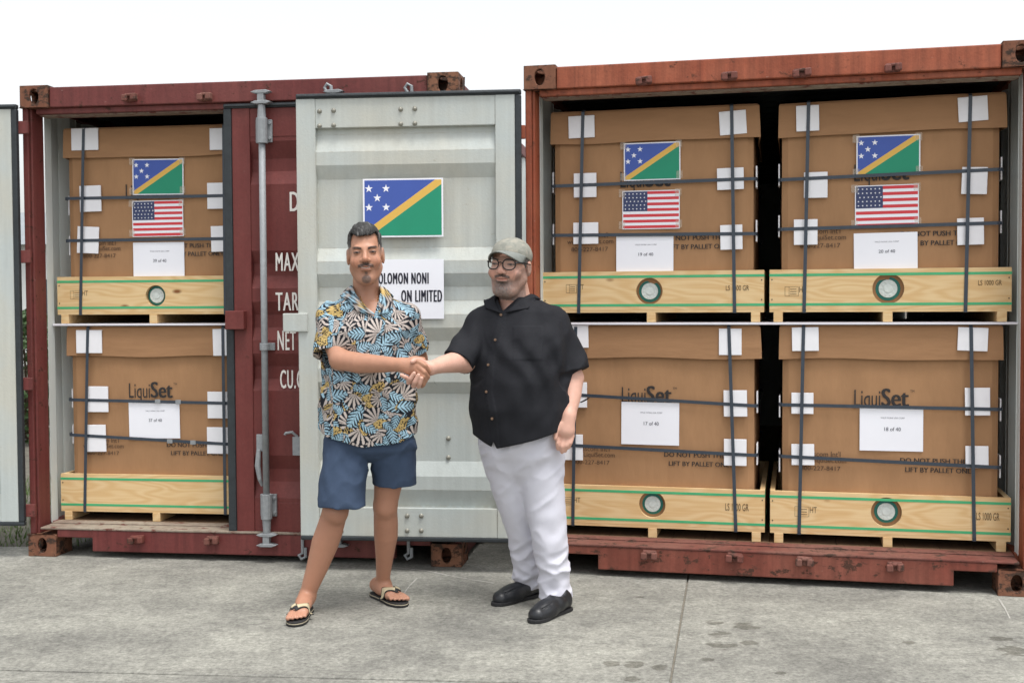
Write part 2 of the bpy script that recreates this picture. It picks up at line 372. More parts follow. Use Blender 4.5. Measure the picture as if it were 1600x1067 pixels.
# ------------------------------------------------------------------ ground
pj = [gnd(1077, 897), gnd(1052, 1067)]                 # the joint running away from the camera
jx = lambda y: pj[1][0] + (pj[0][0]-pj[1][0])*(y-pj[1][1])/(pj[0][1]-pj[1][1])
q0, q1 = gnd(0, 1046), gnd(740, 1064)                  # the joint running across
jy = lambda x: q0[1] + (q1[1]-q0[1])*(x-q0[0])/(q1[0]-q0[0])
ground = MB().quad([(-200, -60, -.03), (200, -60, -.03), (200, 300, -.03), (-200, 300, -.03)]).build('ground', 'earth'); tag(ground, kind='structure')
pav = MB().box(-9, 9, -3, 6.78, -.028, -.012).build('pavement', 'joint'); tag(pav, kind='structure')
YB = 6.8
def slab(poly):
    b = MB(); b.prism(poly, 'z', -.011, 0); o = b.build('concrete_slab', 'concrete', pav, bevel=.004); return o
g_, h_ = .0035, .007
slab([(-9, jy(-9)+h_), (jx(4.2)-g_, jy(jx(4.2))+h_), (jx(YB)-g_, YB), (-9, YB)])
slab([(jx(4.2)+g_, jy(jx(4.2))+h_), (9, jy(9)+h_), (9, YB), (jx(YB)+g_, YB)])
slab([(-9, -3), (jx(-3)-g_, -3), (jx(4.2)-g_, jy(jx(4.2))-h_), (-9, jy(-9)-h_)])
slab([(jx(-3)+g_, -3), (9, -3), (9, jy(9)-h_), (jx(4.2)+g_, jy(jx(4.2))-h_)])
# pale scratches on the slab
def scratch(pts, w):
    b = MB()
    P = [gnd(*p) for p in pts]
    for a, c in zip(P, P[1:]):
        d = (c-a)[:2]; n = np.array([-d[1], d[0]])/np.linalg.norm(d)*w*random.uniform(.5, 1)
        b.quad([(a[0]-n[0], a[1]-n[1], .002), (a[0]+n[0], a[1]+n[1], .002), (c[0]+n[0], c[1]+n[1], .002), (c[0]-n[0], c[1]-n[1], .002)])
    b.build('scratch_mark', 'sc', pav)
mat('sc', srgb(170, 168, 161), .9, var=.3, vscale=60)
scratch([(612, 886), (640, 889), (668, 892), (700, 899), (740, 906), (772, 911)], .008)
scratch([(652, 903), (640, 915), (632, 926)], .006)
scratch([(1560, 935), (1570, 950), (1578, 966)], .006)
# grass behind the slab, on the left
b = MB(); rg = random.Random(3)
for i in range(5200):
    x = rg.uniform(-5.2, -1.9); y = rg.uniform(6.84, 9.5)
    if x > -2.55 and y > 6.4: continue
    h = rg.uniform(.025, .085); a = rg.uniform(0, 6.28); w = .004; dx, dy = math.cos(a)*w, math.sin(a)*w; lx_, ly_ = rg.uniform(-.03, .03), rg.uniform(-.03, .03)
    b.v += [(x-dx, y-dy, -.03), (x+dx, y+dy, -.03), (x+lx_, y+ly_, h-.03)]; n = len(b.v); b.f.append((n-3, n-2, n-1)); b.m.append(0)
me = bpy.data.meshes.new('grass'); me.from_pydata(b.v, [], b.f); me.materials.append(MATS['grass'])
tag(obj('grass', me), 'short green grass behind the concrete edge', 'grass', kind='stuff')

# ------------------------------------------------------------------ far shed and shrub seen through the slit beside the left door
sh = empty('storage_shed', (-13.5, 26, 0), .1, 'pale low storage shed far behind the red container', 'shed')
MB().box(0, 7, 0, 5, -.03, 2.7).build('wall', 'shed_wall', sh)
b = MB(); b.prism([(-.3, 2.7), (5.3, 2.7), (2.5, 3.6)], 'x', -.3, 7.3); b.build('roof', 'shed_roof', sh)
for k in range(3):
    w_ = MB().box(.8+2.1*k, 1.9+2.1*k, -.05, .02, 1.1, 2.0).build('window', 'shed_wall', sh)
    MB().box(.86+2.1*k, 1.84+2.1*k, -.06, -.045, 1.16, 1.94).build('pane', 'shed_dark', w_)
def shrub(x, y, h, r, label):
    t = empty('shrub', (x, y, -.03), 0, label, 'shrub', 'shrubs behind the container')
    rg = random.Random(int(x*100)); b = MB()
    for k in range(6):
        a = rg.uniform(0, 6.28); b.tube([(0, 0, 0), (math.cos(a)*r*.3, math.sin(a)*r*.3, h*.5), (math.cos(a)*r*.6, math.sin(a)*r*.6, h*.85)], [.02, .014, .006], 5)
    b.build('stem', 'bark', t)
    b = MB()
    for k in range(2600):
        a = rg.uniform(0, 6.28); zz = rg.random()**.8; rr = r*math.sqrt(rg.random())*(math.sin(math.pi*min(1, zz*.9+.08))**.5)
        p = Vector((math.cos(a)*rr, math.sin(a)*rr, zz*h)); d = Vector((rg.gauss(0, 1), rg.gauss(0, 1), rg.gauss(0, .6))).normalized(); e = d.orthogonal().normalized()*.025; d *= .06
        n = len(b.v); b.v += [tuple(p), tuple(p+d*.5+e), tuple(p+d), tuple(p+d*.5-e)]; b.f.append((n, n+1, n+2, n+3)); b.m.append(0)
    me = bpy.data.meshes.new('foliage'); me.from_pydata(b.v, [], b.f); me.materials.append(MATS['leaf']); obj('foliage', me, t)
shrub(-5.0, 12.2, 1.35, .6, 'leafy green shrub growing behind the burgundy container')


# ------------------------------------------------------------------ containers
CW, CH, CD = 2.438, 2.591, 6.058
def casting_mesh():
    """hollow corner casting .162 wide, .178 deep, .118 high, oval holes in the front, outer side and top faces"""
    me = bpy.data.meshes.new('corner_casting'); v = []; f = []
    W_, D2, H2 = .166, .178, .122
    def face(o, a, b, wa, hb, ra, rb):
        n = 24; base = len(v)
        for i in range(n):
            t = 2*math.pi*i/n; c, s_ = math.cos(t), math.sin(t)
            k = 1/max(abs(c), abs(s_)); pa, pb = c*k*wa/2, s_*k*hb/2
            v.append(tuple(Vector(o)+Vector(a)*pa+Vector(b)*pb))
        for i in range(n):
            t = 2*math.pi*i/n; v.append(tuple(Vector(o)+Vector(a)*math.cos(t)*ra+Vector(b)*math.sin(t)*rb))
        for i in range(n): f.append((base+i, base+(i+1) % n, base+n+(i+1) % n, base+n+i))
    face((W_/2, 0, H2/2), (1, 0, 0), (0, 0, 1), W_, H2, .027, .042)
    face((0, D2/2, H2/2), (0, 1, 0), (0, 0, 1), D2, H2, .034, .042)
    face((W_/2, D2/2, H2), (1, 0, 0), (0, 1, 0), W_, D2, .03, .05)
    n = len(v); v.extend([(W_, 0, 0), (W_, D2, 0), (W_, D2, H2), (W_, 0, H2), (0, 0, 0), (0, D2, 0), (0, D2, H2)])
    f.extend([(n, n+1, n+2, n+3), (n+4, n+5, n+1, n), (n+5, n+6, n+2, n+1)])
    me.from_pydata(v, [], f); me.materials.append(MATS['casting'])
    bm = bmesh.new(); bm.from_mesh(me); bmesh.ops.remove_doubles(bm, verts=bm.verts, dist=.0005); bmesh.ops.recalc_face_normals(bm, faces=bm.faces); bm.to_mesh(me); bm.free()
    return me
CAST = casting_mesh()
def casting(parent, right, top):
    o = obj('corner_casting', CAST, parent)
    o.scale = (-1 if right else 1, 1, 1 if top else -1)
    o.location = (CW+.004 if right else -.004, -.006, CH-.122+.003 if top else .122)
    s_ = o.modifiers.new('wall', 'SOLIDIFY'); s_.thickness = .022; s_.offset = -1
    b = o.modifiers.new('bevel', 'BEVEL'); b.width = .006; b.segments = 2; b.limit_method = 'ANGLE'; b.angle_limit = .7
    return o
def corr(a0, a1, pitch, amp):
    """trapezoid profile [(s, offset)]"""
    pts = []; s_ = a0
    while s_ < a1:
        for q, d in ((0, 0), (.25, 0), (.5, amp), (.75, amp)):
            t = s_+q*pitch
            if t <= a1: pts.append((t, d))
        s_ += pitch
    pts.append((a1, 0)); return pts
def lug(parent, X, Z, matn, rg):
    """welded cam keeper: a rough plate with two raised jaws"""
    b = MB(); w = .036+rg.uniform(-.003, .003)
    b.box(-w, w, -.022, .01, -.02, .022); b.box(-w-.006, -w+.026, -.045, -.02, -.022, .014); b.box(w-.026, w+.006, -.045, -.02, -.018, .018)
    b.box(-w+.02, w-.02, -.036, -.02, .004, .02)
    return b.build('cam_keeper', matn, parent, bevel=.006, loc=(X, .004, Z), rot=(0, rg.uniform(-.08, .08), 0))
def container(name, label, c, paint, sill_paint, hl, sl):
    rg = random.Random(name)
    t = empty(name, (c[0], c[1], 0), c[2], label, 'container')
    for rt in (False, True):
        for tp in (False, True): casting(t, rt, tp)
        # corner post: outer channel and set-back inner lip
        s_ = (lambda x: CW-x) if rt else (lambda x: x)
        b = MB()
        xs = sorted((s_(.0), s_(.032))); b.box(xs[0], xs[1], .012, .16, .122, CH-.119)
        xs = sorted((s_(.032), s_(.046))); b.box(xs[0], xs[1], .03, .15, .122, CH-.119)
        b.build('corner_post', paint, t, bevel=.004)
        # corrugated side wall, rails
        b = MB(); pr = corr(.16, CD-.1, .278, .036)
        for (y0, d0), (y1, d1) in zip(pr, pr[1:]):
            X0, X1 = s_(.047-d0), s_(.047-d1)
            b.quad([(X0, y0, .16), (X1, y1, .16), (X1, y1, CH-.11), (X0, y0, CH-.11)])
        w_ = b.build('side_wall', 'inner_grey', t); so = w_.modifiers.new('sheet', 'SOLIDIFY'); so.thickness = .003
        xs = sorted((s_(.0), s_(.06))); MB().box(xs[0], xs[1], .17, CD, CH-.11, CH-.03).build('top_side_rail', paint, t, bevel=.004)
        xs = sorted((s_(.0), s_(.06))); MB().box(xs[0], xs[1], .17, CD, .03, .165).build('bottom_side_rail', paint, t, bevel=.004)
    b = MB(); b.box(.164, CW-.164, .006, .10, CH-.118, CH-.008); b.box(.07, CW-.07, .03, .12, CH-.15, CH-.117)
    b.build('door_header', paint, t, bevel=.005)
    MB().box(.08, CW-.08, .05, .14, CH-.157, CH-.151).build('header_lip', 'worn_sill', t)
    # sill: notched front rail and worn threshold plate
    nl, nr = .37, 2.08
    b = MB(); b.prism([(.164, .108), (nl, .108), (nl, .034), (nr, .034), (nr, .108), (CW-.164, .108), (CW-.164, .15), (.164, .15)], 'y', .004, .05)
    b.build('sill_rail', sill_paint, t, bevel=.004)
    b = MB(); b.box(.067, CW-.067, .0, .21, .151, .162); b.box(.067, CW-.067, .12, .2, .1621, .168); b.build('threshold_plate', 'worn_sill' if paint == 'red_burgundy' else 'worn_red', t, bevel=.003)
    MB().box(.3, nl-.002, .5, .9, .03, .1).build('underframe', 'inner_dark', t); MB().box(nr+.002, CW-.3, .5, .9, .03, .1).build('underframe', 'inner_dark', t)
    n = 14; w = (CW-.13)/n
    for k in range(n): MB().box(.065+k*w+.001, .065+(k+1)*w-.001, .212, CD-.1, .135, .165).build('floor_board', 'floor_wood', t)
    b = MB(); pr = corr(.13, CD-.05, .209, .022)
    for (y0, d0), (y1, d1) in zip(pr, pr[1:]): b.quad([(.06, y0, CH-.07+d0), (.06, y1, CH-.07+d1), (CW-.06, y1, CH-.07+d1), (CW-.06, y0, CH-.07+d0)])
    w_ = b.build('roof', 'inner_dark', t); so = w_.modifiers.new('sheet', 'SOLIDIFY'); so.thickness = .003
    MB().box(.06, CW-.06, CD-.09, CD-.04, .1, CH-.04).build('end_wall', 'inner_grey', t)
    for X, Z in hl: lug(t, X, Z, 'worn_red', rg)
    for X, Z in sl: lug(t, X, Z, 'worn_red', rg)
    return t
L = container('shipping_container', 'burgundy shipping container with one red door still closed, two crated boxes showing', CL, 'red_burgundy', 'red_burgundy',
              [loc(205, 153, CL, 0), loc(322, 152, CL, 0)], [loc(215, 842, CL, 0), loc(333, 843, CL, 0)])
Rr = container('shipping_container', 'rusty orange shipping container fully open, four crated boxes inside', CR, 'red_orange', 'red_sill',
              [loc(1007, 127, CR, 0), loc(1140, 120, CR, 0), loc(1253, 115, CR, 0), loc(1395, 107, CR, 0)],
              [loc(1015, 866, CR, 0), loc(1148, 870, CR, 0), loc(1257, 876, CR, 0), loc(1398, 884, CR, 0)])

# ---- doors.  door local: X 0..w, Z 0..h; y = 0 is the visible face of the frame, +y goes away
def zz(v, Y=6.06): return at(700, v, Y)[2]
RIDG = [((206, 233), (234, 255), (256, 277)), ((386, 406), (407, 427), (428, 448)), ((470, 490), (491, 512), (513, 533)), ((555, 575), (576, 597), (598, 616)), ((722, 744), (745, 766), (767, 792))]
def door_panel(w, h, z0, flat, ridge, st=.1, top=.15, bot=.15):
    """frame members plus a panel pressed into horizontal trapezoid corrugations"""
    b = MB(); T = .05
    b.box(0, st, 0, T, 0, h); b.box(w-st, w, 0, T, 0, h)
    b.box(st, w-st, .004, T-.002, h-top, h); b.box(st, w-st, .004, T-.002, 0, bot)
    rows = [(h-top, flat)]
    for (a0, a1), (f0, f1), (d0, d1) in RIDG:
        rows += [(zz(a0)-z0, flat), (zz(f0)-z0, ridge), (zz(f1)-z0, ridge), (zz(d1)-z0, flat)]
    rows.append((bot, flat)); rows = [(min(max(z, bot), h-top), y) for z, y in rows]
    for (za, ya), (zb, yb) in zip(rows, rows[1:]): b.quad([(st, ya, za), (w-st, ya, za), (w-st, yb, zb), (st, yb, zb)])
    b.quad([(st, T-.003, bot), (w-st, T-.003, bot), (w-st, T-.003, h-top), (st, T-.003, h-top)])
    return b
def gasket(parent, w, h, wd_=.032, y0=-.004, y1=.03, left=True, right=True):
    b = MB(); b.box(-wd_*left, w+wd_*right, y0, y1, h, h+.026); b.box(-wd_*left, w+wd_*right, y0, y1, -.022, 0)
    if left: b.box(-wd_, -.0005, y0, y1, 0, h)
    if right: b.box(w+.0005, w+wd_, y0, y1, 0, h)
    b.build('gasket', 'gasket', parent, bevel=.006)
    b = MB(); b.box(-wd_*left+.006, w+wd_*right-.006, y0-.008, y0, h+.008, h+.018); b.build('gasket_lip', 'gasket', parent, bevel=.003)
BOLT = None
def bolt(parent, X, Z, y=0.):
    global BOLT
    if BOLT is None:
        b = MB(); n = 12
        for r0, r1, ya, yb in ((.0125, .0125, 0, -.003), (.0125, .008, -.003, -.009), (.008, .003, -.009, -.0115)):
            k = len(b.v)
            for i in range(n): a = 2*math.pi*i/n; b.v.append((math.cos(a)*r0, ya, math.sin(a)*r0))
            for i in range(n): a = 2*math.pi*i/n; b.v.append((math.cos(a)*r1, yb, math.sin(a)*r1))
            for i in range(n): b.f.append((k+i, k+(i+1) % n, k+n+(i+1) % n, k+n+i)); b.m.append(0)
        b.f.append(tuple(range(len(b.v)-n, len(b.v)))); b.m.append(0)
        BOLT = b.mesh('bolt', ['bolt'])
    return obj('bolt', BOLT, parent, loc=(X, y, Z))
def child_at(o, P, Q):
    """place a child of container t whose X axis runs from world P to Q"""
    pass
# grey door: left door of the orange container, swung fully open so its inner face looks out
A = at(466, 500, 6.14); B = at(806, 500, 6.03)
GA = math.atan2(B[1]-A[1], B[0]-A[0]); GW = math.hypot(B[1]-A[1], B[0]-A[0]); GZ0 = .185; GH = 2.26
def under(parent, o, wx, wy, wz, rz, c):
    """give o (child of container frame c) the world position and heading asked for"""
    a = c[2]; dx, dy = wx-c[0], wy-c[1]
    o.location = (dx*math.cos(a)+dy*math.sin(a), -dx*math.sin(a)+dy*math.cos(a), wz); o.rotation_euler = (0, 0, rz-a)
gd = door_panel(GW, GH, GZ0, .036, .008, st=.1, top=.15, bot=.15).build('door', 'door_grey', Rr, bevel=.003)
tag(gd, 'pale grey inner face of the swung-open door')
under(Rr, gd, A[0], A[1], GZ0, GA, CR)
gasket(gd, GW, GH, left=False)
GC = (A[0], A[1], GA)                                   # a frame for measuring on this door
def gl(u, v): X, Z = loc(u, v, GC, 0); return X, Z-GZ0
for u, v in ((499, 174), (521, 173), (499, 197), (521, 196), (626, 171), (648, 170), (626, 194), (648, 193), (533, 808), (636, 806), (658, 806), (533, 830), (636, 829), (658, 829)):
    X, Z = gl(u, v); bolt(gd, X, Z, .004)
for u, v in ((699, 686), (699, 716)): X, Z = gl(u, v); bolt(gd, X, Z, .036)
for u, v in ((703, 596), (737, 648)):
    X, Z = gl(u, v); MB().tube([(X, .04, Z), (X, .03, Z)], .006, 8).build('rivet', 'inner_dark', gd)
X, Z = gl(459, 504); MB().box(X-.055, X+.075, -.012, .02, Z-.048, Z+.048).build('lock_plate', 'door_grey', gd, bevel=.004)
b = MB(); X, Z = gl(700, 483)
for k in range(6):
    cx = X+k*.026; cz = Z+math.sin(k*2.1)*.006
    b.tube([(cx+.010*math.cos(a_)*(1 if k % 2 else .7), .0355, cz+.013*math.sin(a_)) for a_ in np.linspace(.4+k, 5.2+k, 9)], .0016, 4)
b.build('chalk_scribble', 'chalk', gd)
for k, v in enumerate((205, 395, 598, 790)):            # hinge blades between door and post
    X, Z = gl(812, v); MB().box(GW-.005, GW+.05, .034, .05, Z-.035, Z+.035).build('hinge', 'red_orange', gd, bevel=.003)
# white door: left door of the burgundy container, swung open past the frame edge
A2 = at(23, 500, 6.49); W2 = 1.14; a2 = -.06
wdr = door_panel(W2, GH, .2, .036, .008, st=.1).build('door', 'door_grey', L, bevel=.003)
tag(wdr, 'white inner face of the other open door, stained at its foot')
under(L, wdr, A2[0]-W2*math.cos(a2), A2[1]-W2*math.sin(a2), .2, a2, CL)
gasket(wdr, W2, GH, left=False)
for v in (199, 401, 600, 798):
    Z = at(35, v, 6.5)[2]-.2; MB().box(W2+.02, W2+.085, .02, .04, Z-.035, Z+.035).build('hinge', 'red_burgundy', wdr, bevel=.003)
# red door: right door of the burgundy container, closed; outer face looks out, so the ridges press inwards
X0, _ = loc(366, 500, CL, .02); RZ0 = loc(500, 838, CL, .02)[1]+.02; RW = CW-.045-X0; RH = loc(366, 170, CL, .02)[1]-RZ0
rd = door_panel(RW, RH, RZ0, .006, .036, st=.1, top=.155, bot=.16).build('door', 'red_door', L, bevel=.003)
rd.location = (X0, .02, RZ0); tag(rd, 'closed red door with galvanised locking bar and white stencilled letters')
gasket(rd, RW, RH, wd_=.045, y0=-.008, y1=.05, right=False)
def rl(u, v, dep=.02): X, Z = loc(u, v, CL, dep); return X-X0, Z-RZ0
X, Z = rl(372, 500); MB().box(X-.055, X+.05, -.05, .0, Z-.05, Z+.05).build('lock_box', 'red_door', rd, bevel=.004)
def locking_bar(u):
    X, _ = rl(u, 400, -.03); zt = rl(u, 205, -.03)[1]; zb = rl(u, 792, -.03)[1]
    lb = MB().tube([(X, -.045, zb-.02), (X, -.045, zt+.02)], .0175, 16).build('locking_bar', 'galv', rd, smooth=True)
    def P(*a): return a
    for z_, sg in ((zt, 1), (zb, -1)):
        b = MB(); b.box(X-.045, X+.045, -.016, .0, z_-.055, z_+.065); b.tube([(X, -.045, z_-.065), (X, -.045, z_+.07)], .03, 14)
        for q in (-.034, .034):
            for r in (-.035, .045): b.tube([(X+q, -.015, z_+r), (X+q, -.024, z_+r)], .009, 8)
        b.build('bearing_bracket', 'galv', lb, bevel=.002)
        b = MB(); e = z_+sg*.1
        b.tube([(X, -.045, z_+sg*.06), (X, -.045, e+sg*.04)], [.024, .019], 12)
        zc = e+sg*.05; b.box(X-.018, X+.018, -.065, -.028, min(zc, zc+sg*.06), max(zc, zc+sg*.06))
        for q in (0, .055): zc2 = zc+sg*q; b.prism([(X-.055, zc2), (X-.03, zc2-.008), (X+.03, zc2-.008), (X+.058, zc2+.002), (X+.03, zc2+.011), (X-.03, zc2+.009)], 'y', -.068, -.025)
        b.build('locking_cam', 'galv', lb, bevel=.003)
    zg = rl(u, 542, -.03)[1]
    b = MB(); b.box(X-.04, X+.045, -.012, .0, zg-.02, zg+.02); b.tube([(X, -.045, zg-.018), (X, -.045, zg+.018)], .025, 12); b.build('guide_bracket', 'galv', lb, bevel=.002)
    zh = rl(u, 694, -.03)[1]; h0 = rl(u, 760, -.03)[1]
    b = MB(); b.box(X-.058, X-.018, -.03, -.008, zh-.04, zh+.05)
    b.tube([(X-.045, -.03, zh-.03), (X-.05, -.036, zh-.12), (X-.04, -.034, zh-.19), (X-.032, -.02, h0)], [.013, .016, .012, .008], 8)
    b.build('door_handle', 'galv', lb, bevel=.002)
locking_bar(411)
locking_bar(524)
for u in (511, 637):                                    # hooks standing up behind the grey door's top edge
    X, Z = rl(u, 140, -.03); b = MB()
    b.tube([(X-.012, -.03, Z-.09), (X, -.03, Z-.02), (X-.02, -.03, Z+.012), (X-.006, -.03, Z+.032), (X+.016, -.03, Z+.02), (X+.02, -.03, Z-.09)], .009, 8)
    b.build('tie_hook', 'galv', L, bevel=0, loc=(X0, .02, RZ0))
    b = MB(); X, Z = rl(u-40 if u < 600 else u, 865, -.03)
    b.tube([(X, -.03, Z+.09), (X, -.03, Z), (X-.02, -.03, Z-.012), (X-.006, -.03, Z-.032), (X+.016, -.03, Z-.02), (X+.016, -.03, Z+.03)], .009, 8)
    b.build('tie_hook', 'galv', L, loc=(X0, .02, RZ0))
X, Z = rl(461, 690); b = MB(); b.box(X-.005, X+.05, -.03, -.004, Z-.07, Z+.03); b.tube([(X+.02, -.02, Z+.03), (X-.005, -.03, Z+.055), (X-.04, -.035, Z+.05), (X-.045, -.035, Z+.04)], .008, 8)
b.build('handle_catch', 'galv', rd, bevel=.004)
for s, x0, x1, y0, y1 in (('D', 452, 467, 300, 330), ('MAX', 430, 467, 395, 423), ('TARE', 430, 476, 457, 485), ('NET', 433, 462, 517, 547), ('CU.C', 437, 473, 578, 607)):
    X, Z1 = rl(x0, y0); Xb, Zb = rl(x1, y1)
    lettering('stencil_letters', s, X, Zb, Xb-X, Z1-Zb, .0045 if s != 'NET' else .0045, 'white_paint', rd, bold=.03, sp_=1.15)

# ------------------------------------------------------------------ printed sheets
def star(b, cx, cz, r, y, mi):
    n = len(b.v)
    for i in range(10):
        a = math.pi/2+i*math.pi/5; q = r if i % 2 == 0 else r*.4
        b.v.append((cx+math.cos(a)*q, y, cz+math.sin(a)*q))
    b.v.append((cx, y, cz))
    for i in range(10): b.f.append((n+i, n+(i+1) % 10, n+10)); b.m.append(mi)
def flag_a(w, h, y=0.):
    """blue over green, parted by a yellow diagonal, five white stars; white paper margin"""
    b = MB(); mg = .02*w; y1 = y-.0006; y2 = y-.0012
    b.box(0, w, y, y+.001, 0, h, 0)
    x0, x1, z0, z1 = mg, w-mg, mg, h-mg; t = .055*w
    b.quad([(x0, y1, z0+t), (x1-t*1.4, y1, z1), (x0, y1, z1)], 1)
    b.quad([(x0+t*1.4, y1, z0), (x1, y1, z0), (x1, y1, z1-t)], 2)
    b.quad([(x0, y1, z0), (x0+t*1.4, y1, z0), (x1, y1, z1-t), (x1, y1, z1), (x1-t*1.4, y1, z1), (x0, y1, z0+t)], 3)
    for fx, fz in ((.075, .83), (.29, .83), (.18, .67), (.075, .51), (.29, .51)): star(b, fx*w, fz*h, .052*w, y2, 0)
    return b, ['paper', 'f_blue', 'f_green', 'f_gold']
def flag_b(w, h, y=0.):
    """thirteen red and white stripes, navy canton with rows of white stars"""
    b = MB(); mg = .015*w; y1 = y-.0006; y2 = y-.0012
    b.box(0, w, y, y+.001, 0, h, 0); H_ = h-2*mg; s_ = H_/13; cw = .44*w
    for i in range(0, 13, 2):
        z1 = h-mg-i*s_; xl = cw if i < 7 else mg
        b.quad([(xl, y1, z1-s_), (w-mg, y1, z1-s_), (w-mg, y1, z1), (xl, y1, z1)], 1)
    b.quad([(mg, y1, h-mg-7*s_), (cw, y1, h-mg-7*s_), (cw, y1, h-mg), (mg, y1, h-mg)], 2)
    for r in range(5):
        for c in range(6):
            star(b, mg+(c+.6+(.35 if r == 2 else 0))*(cw-mg)/6.4, h-mg-(r+.65)*7*s_/5.3, .017*w, y2, 0)
    return b, ['paper', 'f_red', 'f_navy']
# the big flag and the company sign taped to the grey door
gx0, gz1 = gl(567, 280); gx1, gz0 = gl(693, 370)
fl = flag_a(gx1-gx0, gz1-gz0)
fo = fl[0].build('flag_poster', fl[1]); tag(fo, 'large blue and green flag print with yellow diagonal and stars on grey door', 'poster')
P = wpt(GC, gx0, -.003, gz0+GZ0); fo.location = P; fo.rotation_euler = (0, 0, GA)
sx0, sz1 = gl(568, 406); sx1, sz0 = gl(694, 498)
so_ = MB().box(0, sx1-sx0, 0, .0012, 0, sz1-sz0).build('paper_sign', 'paper'); so_.location = wpt(GC, sx0, -.003, sz0+GZ0); so_.rotation_euler = (0, 0, GA)
tag(so_, 'white paper sign with bold black company name on grey door', 'sign')
def on_sign(s, u0, u1, v0, v1):
    a, d = gl(u0, v1); a1, d1 = gl(u1, v0)
    lettering('sign_lettering', s, a-sx0, d-sz0, a1-a, d1-d, -.0012, 'ink_sign', so_, bold=.07, sp_=1.25)
on_sign('SOLOMON NONI', 586, 670, 426, 444)
on_sign('ON LIMITED', 627, 691, 453, 472)

# ------------------------------------------------------------------ crated boxes
BW, BD = 1.145, 1.14; FD = .215          # pallet width, depth; front board plane inside the container
def ribbon(pts, half, nrm_hint, th=.0016):
    """flat strap along pts; half = half-width vector"""
    b = MB(); P = [Vector(p) for p in pts]; hv = Vector(half); k = len(P)
    N_ = []
    for i in range(k):
        t = (P[min(i+1, k-1)]-P[max(i-1, 0)]).normalized(); N_.append(t.cross(hv).normalized()*th/2)
    for i in range(k-1):
        a, c = P[i], P[i+1]; n0, n1 = N_[i], N_[i+1]
        b.quad([a-hv-n0, a+hv-n0, c+hv-n1, c-hv-n1]); b.quad([a-hv+n0, c-hv+n1, c+hv+n1, a+hv+n0])
        b.quad([a-hv-n0, c-hv-n1, c-hv+n1, a-hv+n0]); b.quad([a+hv-n0, a+hv+n0, c+hv+n1, c+hv-n1])
    return b
DECK = MB().box(0, BW, 0, .09, 0, .014).mesh('deck_board', ['pine'])
STR = MB().box(0, .045, 0, BD, 0, .05).mesh('stringer', ['pine'])
